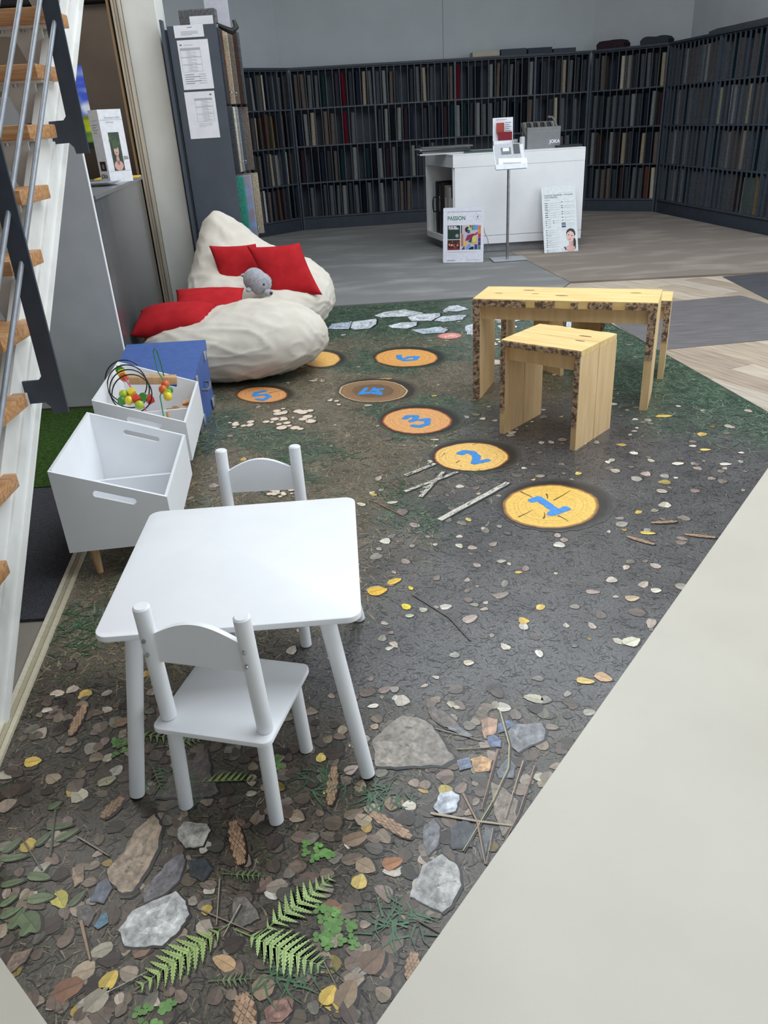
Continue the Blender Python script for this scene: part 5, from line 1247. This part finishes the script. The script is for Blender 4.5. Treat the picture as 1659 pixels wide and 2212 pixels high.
lines(o, w, h, [(.83, .91, .90, .945, G2), (.3, .82, .90, .86, G1)] + table_lines(.32, .90, [(.82, .68), (.675, .53), (.52, .36)]) + [(.35, .31 - k*.03, .8 - (k == 2)*.2, .318 - k*.03, G1) for k in range(3)])
# sample boards standing in the tall shelf, edges to the aisle
rows = [(1.747, .54, [('charcoal', .0), ('rust brown', .0), ('beige', .03), ('taupe', .06), ('dark brown', .09), ('slate grey', .10)]),
        (1.217, .51, [('charcoal', .02), ('cream', .02), ('light grey', .03), ('slate grey', .05), ('taupe', .09)]),
        (.657, .53, [('teal', .04), ('sky blue', .08), ('light grey', .07), ('taupe', .06), ('beige', .10)])]
sm_m['teal'] = mat('carpet_teal', (44, 128, 112), .9, (34, 100, 88), 60); sm_m['sky blue'] = mat('carpet_sky', (120, 150, 190), .7, (140, 120, 130), 12)
for rn, (z, h, lst) in zip(('top', 'middle', 'bottom'), rows):
    for i, (cn, dx) in enumerate(lst):
        b = MB(); b.box((0, 0, h/2), (.40, .030 if i else .075, h), bevel=.006)
        y = Yt + .085 + (0 if i == 0 else .04) + i*(.07 if rn == 'top' else .10 if rn == 'middle' else .12)
        o = b.build('sample_board', sm_m[cn], None, True, loc=(xR - .205 + dx + .02, y, z + .0008)); tag(o, '%s sample board, %s from the front on the %s shelf of the tall shelf' % (cn, ordn(i + 1), rn), 'sample board', 'boards in the tall shelf')
        if i in (1, 2): 
            b = MB(); b.tube([(.19, 0, .06 + k*.0) for k in range(1)] + [(.215, .004, .065), (.222, 0, .08), (.212, -.004, .09), (.195, 0, .085)], .004, 6); b.build('metal_ring', M_chrome, o, True)
# things stacked on the tall shelf
q = PY(392, 45, Yt + .25); b = MB(); b.box((0, 0, 0), (.30, .10, .26), bevel=.01); o = thing('sample_case', 'dark grey sample case with a white label on top of the tall shelf', 'sample case', (-1.27, Yt + .30, zT - .035))
b.build('body', mat('case_dark', (104, 104, 106), .8, (70, 70, 72), 60), o); b = MB(); b.box((.03, -.0515, .01), (.19, .002, .14)); b.build('label_sheet', M_paper, o)
b = MB(); b.box((0, 0, 0), (.20, .02, .46)); tag(b.build('white_board_sheet', mat('board_white', (196, 196, 206), .6), loc=(-1.16, Yt + .62, 2.35)), 'white cardboard sheet standing behind the sample case on the tall shelf', 'cardboard')
cl = thing('clamp', 'black clamp on the upper right corner of the tall shelf', 'clamp', (xR + .06, Yt + .12, zT - .09))
b = MB(); b.tube([(-.07, 0, .06), (-.02, -.01, .03), (.05, 0, .0), (.085, .01, .03), (.07, .01, .08)], [.012, .02, .026, .022, .014], 10); b.build('jaw', M_black, cl, True)
b = MB(); b.box((-.08, -.02, -.02), (.05, .02, .15), bevel=.004); b.build('bracket', M_rod, cl)
# ---------------------------------------------------------------- white counter and what stands on and by it
ct = thing('sales_counter', 'white sales counter with an open shelf at its left end', 'counter', (0, 0, 0))
A, B_ = (1.075, 10.02), (2.655, 10.02); A2, B2 = (0.83, 11.15), (2.655, 11.15)
ZB, ZT = 0.115, 1.135
b = MB(); b.box(((A[0] + B_[0])/2 + .01, A[1] + .0125, (ZB + ZT - .13)/2 + .05), (B_[0] - A[0] - .02, .022, ZT - ZB - .13 - .10)); fp = b.build('front_panel', M_white, ct)
b = MB(); b.box(((A[0] + B_[0])/2, A[1] + .011, ZT - .066), (B_[0] - A[0], .026, .128)); b.build('top_band', M_white, ct)
b = MB(); b.box(((A[0] + B_[0])/2 + .01, A[1] + .0125, ZB + .048), (B_[0] - A[0] - .02, .022, .094)); b.build('base_band', M_white, ct)
b = MB(); b.prism([A, B_, B2, A2], ZT, ZT + .012); b.build('worktop', M_white, ct)
b = MB(); b.prism([(B_[0] - .02, B_[1] + .025), (B_[0], B_[1] + .025), B2, (B2[0] - .02, B2[1])], ZB, ZT - .0005); b.build('side_panel', M_white, ct)
b = MB(); b.prism([(A2[0] + .02, A2[1] - .02), (B2[0] - .021, B2[1] - .02), (B2[0] - .021, B2[1]), (A2[0] + .0, A2[1])], ZB, ZT - .0005); b.build('back_panel', M_white, ct)
b = MB(); b.prism([(A[0] + .001, A[1] + .026), (A[0] + .026, A[1] + .026), (A[0] + .0205, A[1] + .05), (A[0] - .0055, A[1] + .05)], ZB, ZT - .135); b.build('end_post', M_white, ct)
b = MB(); b.prism([(A[0] - .0005, A[1] + .026), (A[0] + .40, A[1] + .026), (A2[0] + .40, A2[1] - .021), (A2[0], A2[1] - .021)], ZB, ZB + .07); b.build('bottom_board', M_white, ct)
b = MB(); b.prism([(A[0] - .0005, A[1] + .026), (A[0] + .40, A[1] + .026), (A2[0] + .40, A2[1] - .021), (A2[0], A2[1] - .021)], ZT - .13, ZT - .0005); b.build('top_board', M_white, ct)
b = MB(); b.prism([(A[0] + .401, A[1] + .026), (A[0] + .42, A[1] + .026), (A2[0] + .42, A2[1] - .021), (A2[0] + .401, A2[1] - .021)], ZB, ZT - .0005); b.build('inner_panel', mat('counter_inner', (120, 122, 126), .6), ct)
b = MB(); b.prism([(A[0] + .06, A[1] + .06), (B_[0] - .05, B_[1] + .06), (B2[0] - .05, B2[1] - .08), (A2[0] + .10, A2[1] - .08)], 0.0165, ZB - .0005); b.build('plinth', mat('plinth_grey', (150, 153, 158), .5), ct)
# folders in the open end
sd = Vector((A2[0] - A[0], A2[1] - A[1], 0)).normalized(); sn = Vector((sd.y, -sd.x, 0)); sang = math.atan2(sd.y, sd.x)
specs = [(.93, .06, .60, (206, 208, 210), 'white ring binder, rearmost in the open counter end', False), (.80, .07, .63, (40, 42, 46), 'black sample case with a handle, rear one in the open counter end', True), (.67, .05, .60, (60, 62, 66), 'dark grey folder between the two cases in the counter end', False),
         (.555, .08, .62, (36, 38, 42), 'black sample case with a handle, front one in the open counter end', True), (.41, .10, .60, (150, 142, 132), 'beige sample folder in the open counter end', False), (.28, .07, .58, (188, 188, 184), 'light grey binder with a printed spine in the counter end', False), (.16, .06, .61, (30, 32, 36), 'black folder at the front of the open counter end', False)]
for i, (s, wd_, h, c_, lab, hd) in enumerate(specs):
    p = Vector((A[0], A[1], 0)) + sd*s + sn*.17
    o = thing('sample_folder', lab, 'folder', (p.x, p.y, ZB + .0705), sang, 'folders in the counter end'); b = MB(); b.box((0, 0, h/2), (wd_, .27, h), bevel=.004); b.build('cover', mat('folder_%d' % i, c_, .5), o)
    if hd: b = MB(); b.tube([(0, .136, h*.42), (0, .175, h*.42), (0, .185, h*.5), (0, .185, h*.62), (0, .175, h*.7), (0, .136, h*.7)], .010, 8); b.build('handle', M_black, o, True)
    else: b = MB(); b.box((0, .1365, h*.62), (wd_*.6, .002, h*.3)); b.build('spine_label', mat('spine_label', (196, 196, 196), .6), o)
# things on the counter
ZC = ZT + .0125
for i in range(6):
    b = MB(); b.box((0, 0, .009), (.62, .32, .017), bevel=.002)
    c_ = ((196, 198, 198), (120, 122, 122), (70, 74, 78), (176, 178, 176), (92, 96, 98), (60, 78, 74))[i]
    o = b.build('sample_folder', mat('flat_folder_%d' % i, c_, .4), loc=((1.00, 1.02, 1.0, .99, 1.03, 1.42)[i], (10.42, 10.45, 10.43, 10.45, 10.40, 10.35)[i], ZC + (i*.0178 if i < 5 else 0)), rz=(.06, .12, .02, .15, .03, -.1)[i])
    if i == 5: o.scale = (.35/.62, .8, 1)
    tag(o, ('light grey flat folder, lowest in the stack on the counter', 'mid grey flat folder, second from the bottom of the counter stack', 'charcoal flat folder in the middle of the counter stack', 'pale flat folder, fourth from the bottom of the counter stack', 'dark grey flat folder on top of the counter stack', 'dark green folder lying beside the stack on the counter')[i], 'folder', 'flat folders on the counter')
# red and white brochure dispenser
rb = thing('brochure_box', 'white brochure display with red carpet swatches on the counter', 'brochure display', (1.735, 10.42, ZC), math.radians(-3))
b = MB(); b.box((0, .02, .18), (.245, .012, .36), rot=Matrix.Rotation(math.radians(-6), 3, 'X')); b.build('back_card', M_paper, rb)
b = MB(); b.box((0, -.045, .055), (.245, .09, .11)); b.build('tray', M_paper, rb)
b = MB(); b.box((-.035, -.012, .245), (.095, .006, .12), rot=Matrix.Rotation(math.radians(-6), 3, 'X')); b.build('swatch', mat('swatch_brick', (166, 74, 66), .9), rb)
b = MB(); b.box((.02, -.05, .155), (.165, .03, .10)); b.build('red_leaflets', mat('swatch_wine', (128, 30, 42), .8), rb)
pr = MB()
for k in range(6): pr.poly([(.022, -.0165 + .0175*((.30 - k*.022) - .245)/.17 - .001, .30 - k*.022), (.095 - (k % 2)*.02, -.0165 + .0175*((.30 - k*.022) - .245)/.17 - .001, .30 - k*.022), (.095 - (k % 2)*.02, -.0165 + .0175*((.308 - k*.022) - .245)/.17 - .001, .308 - k*.022), (.022, -.0165 + .0175*((.308 - k*.022) - .245)/.17 - .001, .308 - k*.022)], L3((120, 122, 130)))
pr.poly([(-.09, -.0165 + .0175*(.335 - .245)/.17 - .001, .335), (.04, -.0165 + .0175*(.335 - .245)/.17 - .001, .335), (.04, -.0165 + .0175*(.34 - .245)/.17 - .001, .341), (-.09, -.0165 + .0175*(.34 - .245)/.17 - .001, .341)], L3((130, 132, 140)))
pr.build('print', M_vc, rb)
# grey sample box with cards
jb = thing('sample_card_box', 'grey open sample box lettered JOKA with black cards, on the counter', 'sample box', (2.20, 10.40, ZC), 0)
M_jb = mat('box_grey', (122, 124, 126), .6, (116, 118, 120), 20)
jw, jd, jh = .40, .30, .235
for nm, c_, s_ in (('front_panel', (0, -jd/2, jh/2), (jw, .01, jh)), ('side_panel', (-jw/2 + .005, 0.0, jh/2), (.01, jd - .012, jh)), ('side_panel', (jw/2 - .005, 0, jh/2), (.01, jd - .012, jh)), ('back_panel', (0, jd/2, jh*.62), (jw, .01, jh*1.24)), ('bottom_panel', (0, 0, .006), (jw - .022, jd - .012, .01))):
    b = MB(); b.box(c_, s_); b.build(nm, M_jb, jb)
text('logo', 'JOKA', .052, M_paper, jb, (.07, -jd/2 - .006, .055), (PI/2, 0, 0), bold=.0012)
b = MB(); b.box((0, -jd/2 - .0055, jh - .05), (jw, .001, .003)); b.build('crease', mat('crease_grey', (150, 152, 154), .6), jb)
for k in range(22):
    x = -jw/2 + .025 + k*.0165; cc = [(150, 150, 146), (92, 94, 98), (60, 62, 66), (196, 192, 176), (110, 112, 114)][(k*3) % 5]
    b = MB(); b.box((x - .03, .03, .19), (.005, .20, .20), rot=Matrix.Rotation(math.radians(-14), 3, 'Y')); b.build('sample_card', mat('card_%d' % ((k*3) % 5), cc, .6), jb)
b = MB(); b.tube([(.19, .0, .22), (.17, .05, .29), (.15, .09, .33), (.10, .11, .335)], .014, 8); b.build('strap', mat('strap_grey', (112, 110, 106), .8), jb, True)
b = MB(); b.box((2.50, 10.32, ZC + .013), (.32, .24, .025), bevel=.003); tag(b.build('tablet', M_black), 'flat black tablet lying at the right end of the counter', 'tablet')
bo = thing('glue_bottle', 'small silver bottle with a black cap on the counter beside the grey box', 'bottle', (1.935, 10.22, ZC))
b = MB(); b.lathe([(.030, 0), (.032, .01), (.032, .13), (.026, .145)]); b.build('body', mat('bottle_silver', (196, 198, 202), .25), bo, True)
b = MB(); b.lathe([(.026, .145), (.026, .155), (.016, .19), (.008, .20), (.005, .24), (.004, .245)]); b.build('cap', M_black, bo, True)
def glassmat():
    M = bpy.data.materials.new('clear_glass'); M.use_nodes = True; p = M.node_tree.nodes['Principled BSDF']; p.inputs['Base Color'].default_value = (.9, .93, .95, 1); p.inputs['Roughness'].default_value = .08; p.inputs['Transmission Weight'].default_value = .85; p.inputs['IOR'].default_value = 1.3; return M
M_gl = glassmat()
b = MB(); b.lathe([(.030, 0), (.034, .12), (.032, .12), (.028, .006)], n=18); tag(b.build('drinking_glass', M_gl, None, True, loc=(1.865, 10.30, ZC)), 'clear drinking glass on the counter behind the brochure holder', 'glass')
# brochure stand on a steel pole
q = P(1097, 566); bs = thing('brochure_stand', 'brochure holder on a steel pole with a square foot in front of the counter', 'stand', (q.x, q.y + .05, .0165), math.radians(2))
b = MB(); b.box((.02, .03, .006), (.40, .30, .011), bevel=.002); b.build('foot', mat('stand_foot', (168, 172, 178), .35, metal=.3), bs)
b = MB(); b.cyl((0, 0, .012), (0, 0, 1.04), .016, n=18); b.build('pole', M_chrome, bs, True)
rx = Matrix.Rotation(math.radians(-36), 3, 'X')
b = MB(); b.box((0.01, .03, 1.10), (.34, .008, .29), rot=rx); b.build('tray', mat('acrylic', (206, 210, 214), .15), bs)
b = MB(); b.box((.01, -.075, 1.005), (.34, .014, .06), rot=rx); b.build('tray_lip', mat('acrylic', (206, 210, 214), .15), bs)
def tray_card(dx, dv, w, h, c_, lv, nm='leaflet', rzc=0.0):
    b = MB(); n = rx @ Vector((0, -1, 0)); vv = rx @ Vector((0, 0, 1)); b.box(Vector((.01 + dx, .03, 1.10)) + vv*dv + n*(.005 + .003*lv), (w, .002, h), rot=rx @ Matrix.Rotation(rzc, 3, 'Y')); return b.build(nm, mat('leaflet_%d_%d_%d' % c_, c_, .4), bs)
tray_card(-.01, .03, .29, .26, (176, 180, 186), 0); tray_card(.09, .09, .07, .12, (48, 50, 56), 1.2); tray_card(-.03, .07, .11, .08, (96, 100, 108), 1.2); tray_card(-.03, .085, .07, .04, (226, 228, 230), 1.6)
tray_card(.03, -.085, .32, .12, (230, 231, 234), 2.2, rzc=.04); tray_card(.02, -.085, .20, .016, (176, 178, 186), 3.0, rzc=.04)
# ---------------------------------------------------------------- posters on the floor
def poster(p0, p1, h, lean, nm, label, th=.018):
    d_ = Vector(p1) - Vector(p0); w = d_.length; ang = math.atan2(d_.y, d_.x)
    o = thing(nm, label, 'poster', (p0[0], p0[1], .0165), ang); o.rotation_euler = (-lean, 0, ang); return o, w, h
class Pst(MB):
    def r(s, u0, v0, u1, v1, c_, lv=1): s.poly([(u0, -.0004*lv, v0), (u1, -.0004*lv, v0), (u1, -.0004*lv, v1), (u0, -.0004*lv, v1)], L3(c_))
    def e(s, u, v, ru, rv, c_, lv=1, n=18, a0=0.0): s.poly([(u + math.cos(2*PI*k/n)*ru*math.cos(a0) - math.sin(2*PI*k/n)*rv*math.sin(a0), -.0004*lv, v + math.cos(2*PI*k/n)*ru*math.sin(a0) + math.sin(2*PI*k/n)*rv*math.cos(a0)) for k in range(n)], L3(c_))
    def g(s, pts, c_, lv=1): s.poly([(p[0], -.0004*lv, p[1]) for p in pts], L3(c_))
p0, p1 = P(957, 571), P(1043, 569)
po, pw, ph = poster((p0.x, p0.y), (p1.x, p1.y - .02), .605, math.radians(9), 'framed_poster', 'white framed poster headed PASSION with colourful pictures, standing before the counter')
b = MB(); b.prism([(x, z) for x, z in rounded_rect(pw, ph, .012)], 0, .016)
b2 = MB(); b2.add([(v[0] + pw/2, v[2], v[1] + ph/2) for v in b.v], [tuple(reversed(f)) for f in b.f]); b2.build('frame', mat('poster_white', (228, 230, 240), .4), po)
s = Pst(); W_, H_ = pw, ph
s.r(.10*W_, .920*H_, .93*W_, .926*H_, (70, 74, 80))
s.r(.11*W_, .43*H_, .42*W_, .68*H_, (28, 52, 44)); s.e(.345*W_, .492*H_, .04*W_, .032*H_, (176, 182, 178), 2); s.e(.345*W_, .488*H_, .03*W_, .022*H_, (140, 148, 142), 3)
s.r(.11*W_, .235*H_, .42*W_, .418*H_, (60, 32, 30))
for k in range(16): s.e((.15 + .23*random.random())*W_, (.27 + .12*random.random())*H_, .025*W_, .014*H_, random.choice(((150, 60, 52), (206, 160, 130), (110, 40, 40), (226, 206, 190), (176, 90, 70))), 2 + k*.05, 8, random.random())
s.r(.11*W_, .235*H_, .42*W_, .262*H_, (134, 40, 44), 4)
s.r(.44*W_, .235*H_, .93*W_, .68*H_, (196, 184, 190)); s.r(.44*W_, .53*H_, .465*W_, .68*H_, (24, 24, 40), 2); s.r(.44*W_, .30*H_, .50*W_, .52*H_, (176, 120, 88), 2)
for k, c_ in enumerate(((196, 206, 130), (176, 60, 70), (60, 140, 110), (90, 140, 200), (92, 146, 204))): s.r((.60 + k*.053)*W_, .59*H_, (.645 + k*.053)*W_, .68*H_, c_, 2)
for k, c_ in enumerate(((226, 110, 70), (206, 140, 60), (196, 50, 56), (60, 60, 130), (90, 40, 90), (50, 130, 110))): s.r(.865*W_, (.60 - k*.073)*H_, .93*W_, (.668 - k*.073)*H_, c_, 2)
s.e(.60*W_, .60*H_, .06*W_, .05*H_, (30, 36, 40), 3); s.e(.655*W_, .595*H_, .05*W_, .045*H_, (176, 206, 150), 4); s.e(.63*W_, .565*H_, .035*W_, .035*H_, (60, 80, 150), 5)
s.g([(.55*W_, .40*H_), (.60*W_, .50*H_), (.76*W_, .53*H_), (.74*W_, .46*H_), (.62*W_, .40*H_)], (140, 40, 90), 5); s.g([(.72*W_, .50*H_), (.86*W_, .56*H_), (.86*W_, .52*H_), (.76*W_, .48*H_)], (170, 50, 90), 5)
s.g([(.62*W_, .38*H_), (.72*W_, .46*H_), (.70*W_, .36*H_)], (40, 56, 80), 5); s.e(.77*W_, .43*H_, .05*W_, .06*H_, (216, 206, 90), 6); s.e(.76*W_, .37*H_, .07*W_, .03*H_, (190, 186, 84), 5)
s.e(.55*W_, .345*H_, .05*W_, .055*H_, (226, 176, 110), 6); s.g([(.46*W_, .24*H_), (.53*W_, .31*H_), (.54*W_, .24*H_)], (60, 60, 140), 6); s.g([(.55*W_, .26*H_), (.66*W_, .36*H_), (.70*W_, .28*H_), (.60*W_, .24*H_)], (110, 160, 216), 6)
s.r(.64*W_, .238*H_, .76*W_, .29*H_, (30, 30, 60), 4); s.r(.78*W_, .238*H_, .85*W_, .33*H_, (50, 60, 130), 4)
for k in range(40):
    a = 2*PI*k/40; s.e(.825*W_ + math.cos(a)*.085*W_, .82*H_ + math.sin(a)*.062*H_, .004*W_, .004*H_, (150, 156, 160), 1, 6)
s.e(.85*W_, .83*H_, .030*W_, .008*H_, (40, 60, 50), 2, 14, .8); s.r(.80*W_, .795*H_, .87*W_, .803*H_, (130, 134, 140)); s.r(.785*W_, .83*H_, .805*W_, .837*H_, (120, 124, 130))
s.r(.10*W_, .19*H_, .80*W_, .197*H_, (160, 164, 176)); s.r(.10*W_, .035*H_, .30*W_, .048*H_, (130, 140, 140)); s.r(.60*W_, .05*H_, .92*W_, .054*H_, (170, 174, 186)); s.r(.60*W_, .04*H_, .90*W_, .044*H_, (170, 174, 186))
s.build('print', M_vc, po)
text('lettering', 'PASSION', .062, mat('green_ink', (40, 112, 84), .6), po, (.105*W_, -.0012, .775*H_), (PI/2, 0, 0), bold=.0008, sx=.86)
text('lettering', 'ES IST EIN', .024, M_paper, po, (.135*W_, -.0016, .64*H_), (PI/2, 0, 0), bold=.001, sx=.9); text('lettering', 'VORWERK!', .026, M_paper, po, (.135*W_, -.0016, .607*H_), (PI/2, 0, 0), bold=.001, sx=.9)
b = MB(); b.box((pw/2, .11, .22), (.10, .005, .44), rot=Matrix.Rotation(math.radians(-22), 3, 'X')); b.build('easel_leg', mat('easel_grey', (120, 122, 126), .6), po)
b = MB(); b.tube([(pw - .004, .016, .40), (pw + .004, .03, .33), (pw + .045, .04, .25), (pw + .05, .04, .20), (pw + .01, .03, .10), (pw - .02, .03, .07)], .0035, 6); b.build('cord', mat('cord_grey', (96, 98, 102), .6), po, True)
p0, p1 = P(1176, 550), P(1249, 545)
po, pw, ph = poster((p0.x, p0.y), (p1.x, p1.y), .775, math.radians(21), 'advice_board', 'white advice board about carpet symbols with a thinking woman, leaning on the counter')
b = MB(); b.box((pw/2, .005, ph/2), (pw, .010, ph)); b.build('board', mat('poster_white2', (222, 228, 230), .45), po)
s = Pst(); W_, H_ = pw, ph
s.r(.50*W_, .893*H_, .96*W_, .896*H_, (170, 174, 178))
def txtrow(v, u0=.08, dark=True, ln=.36, sym=.09):
    if dark: s.r(u0*W_, (v - .004)*H_, (u0 + sym)*W_, (v + .006)*H_, (44, 46, 52), 2)
    s.r((u0 + sym + .02)*W_, v*H_, (u0 + sym + .02 + ln)*W_, (v + .003)*H_, (160, 164, 170)); s.r((u0 + sym + .02)*W_, (v - .008)*H_, (u0 + sym + .02 + ln*.6)*W_, (v - .005)*H_, (172, 176, 180))
for v in (.745, .713, .681, .649, .600, .568, .536): txtrow(v)
for v in (.475, .445, .415): txtrow(v, .08, True, .14, .04)
for v in (.478, .448): txtrow(v, .30, True, .14, .04)
for v in (.335, .303, .271, .22, .19, .145, .115, .085, .04, .012): txtrow(v, .08, True, .30, .04)
for v in (.755, .70, .672, .61, .578, .525, .48): txtrow(v, .56, True, .32, .05)
for v in (.79, .625, .50, .385, .25, .165): s.r(.08*W_, v*H_, .24*W_, (v + .005)*H_, (110, 114, 120))
s.r(.55*W_, .37*H_, .67*W_, .445*H_, (66, 74, 112), 2); s.r(.56*W_, .395*H_, .66*W_, .41*H_, (170, 176, 200), 3); s.r(.56*W_, .42*H_, .66*W_, .43*H_, (150, 156, 184), 3)
for k in range(4): s.r(.70*W_, (.435 - k*.018)*H_, .93*W_, (.438 - k*.018)*H_, (165, 169, 175))
for k in range(3): s.r(.55*W_, (.35 - k*.012)*H_, (.93 - .2*(k == 2))*W_, (.352 - k*.012)*H_, (170, 174, 180))
# the woman: hair, neck, face, pullover, hand at the chin
s.g([(.50*W_, .003*H_), (.52*W_, .05*H_), (.60*W_, .075*H_), (.88*W_, .075*H_), (.96*W_, .05*H_), (.98*W_, .003*H_)], (206, 210, 220), 3)
s.g([(.60*W_, .075*H_), (.64*W_, .03*H_), (.70*W_, .003*H_), (.88*W_, .003*H_), (.92*W_, .05*H_), (.90*W_, .075*H_)], (206, 164, 156), 4); s.g([(.58*W_, .07*H_), (.64*W_, .02*H_), (.66*W_, .03*H_), (.62*W_, .08*H_)], (40, 44, 70), 5); s.g([(.93*W_, .075*H_), (.89*W_, .03*H_), (.91*W_, .03*H_), (.95*W_, .07*H_)], (40, 44, 70), 5)
s.e(.90*W_, .13*H_, .045*W_, .075*H_, (34, 30, 34), 3); s.e(.80*W_, .275*H_, .135*W_, .075*H_, (40, 34, 38), 3); s.g([(.74*W_, .08*H_), (.86*W_, .08*H_), (.87*W_, .18*H_), (.74*W_, .16*H_)], (196, 150, 144), 4)
s.e(.785*W_, .235*H_, .115*W_, .085*H_, (222, 184, 178), 5, 22); s.e(.735*W_, .252*H_, .022*W_, .007*H_, (60, 48, 52), 6); s.e(.83*W_, .240*H_, .022*W_, .007*H_, (60, 48, 52), 6); s.e(.765*W_, .185*H_, .032*W_, .008*H_, (176, 96, 100), 6); s.e(.775*W_, .215*H_, .012*W_, .010*H_, (200, 156, 150), 6)
s.g([(.69*W_, .285*H_), (.79*W_, .315*H_), (.90*W_, .28*H_), (.91*W_, .23*H_), (.94*W_, .26*H_), (.90*W_, .33*H_), (.80*W_, .35*H_), (.70*W_, .32*H_), (.67*W_, .25*H_)], (40, 34, 38), 7)
s.g([(.66*W_, .02*H_), (.68*W_, .09*H_), (.76*W_, .10*H_), (.79*W_, .02*H_)], (216, 172, 164), 8); s.r(.755*W_, .07*H_, .785*W_, .15*H_, (220, 178, 170), 8)
s.build('print', M_vc, po)['kind'] = 'stuff'
text('lettering', 'Symbole für Teppichböden', .030, M_ink, po, (.08*W_, -.0012, .853*H_), (PI/2, 0, 0), sx=.66); text('lettering', 'und ihre Bedeutung', .030, M_ink, po, (.08*W_, -.0012, .822*H_), (PI/2, 0, 0), sx=.66)
text('lettering', 'Ihr Raumausstatter', .026, M_ink, po, (.65*W_, -.0012, .855*H_), (PI/2, 0, 0), sx=.55, shear=.3);
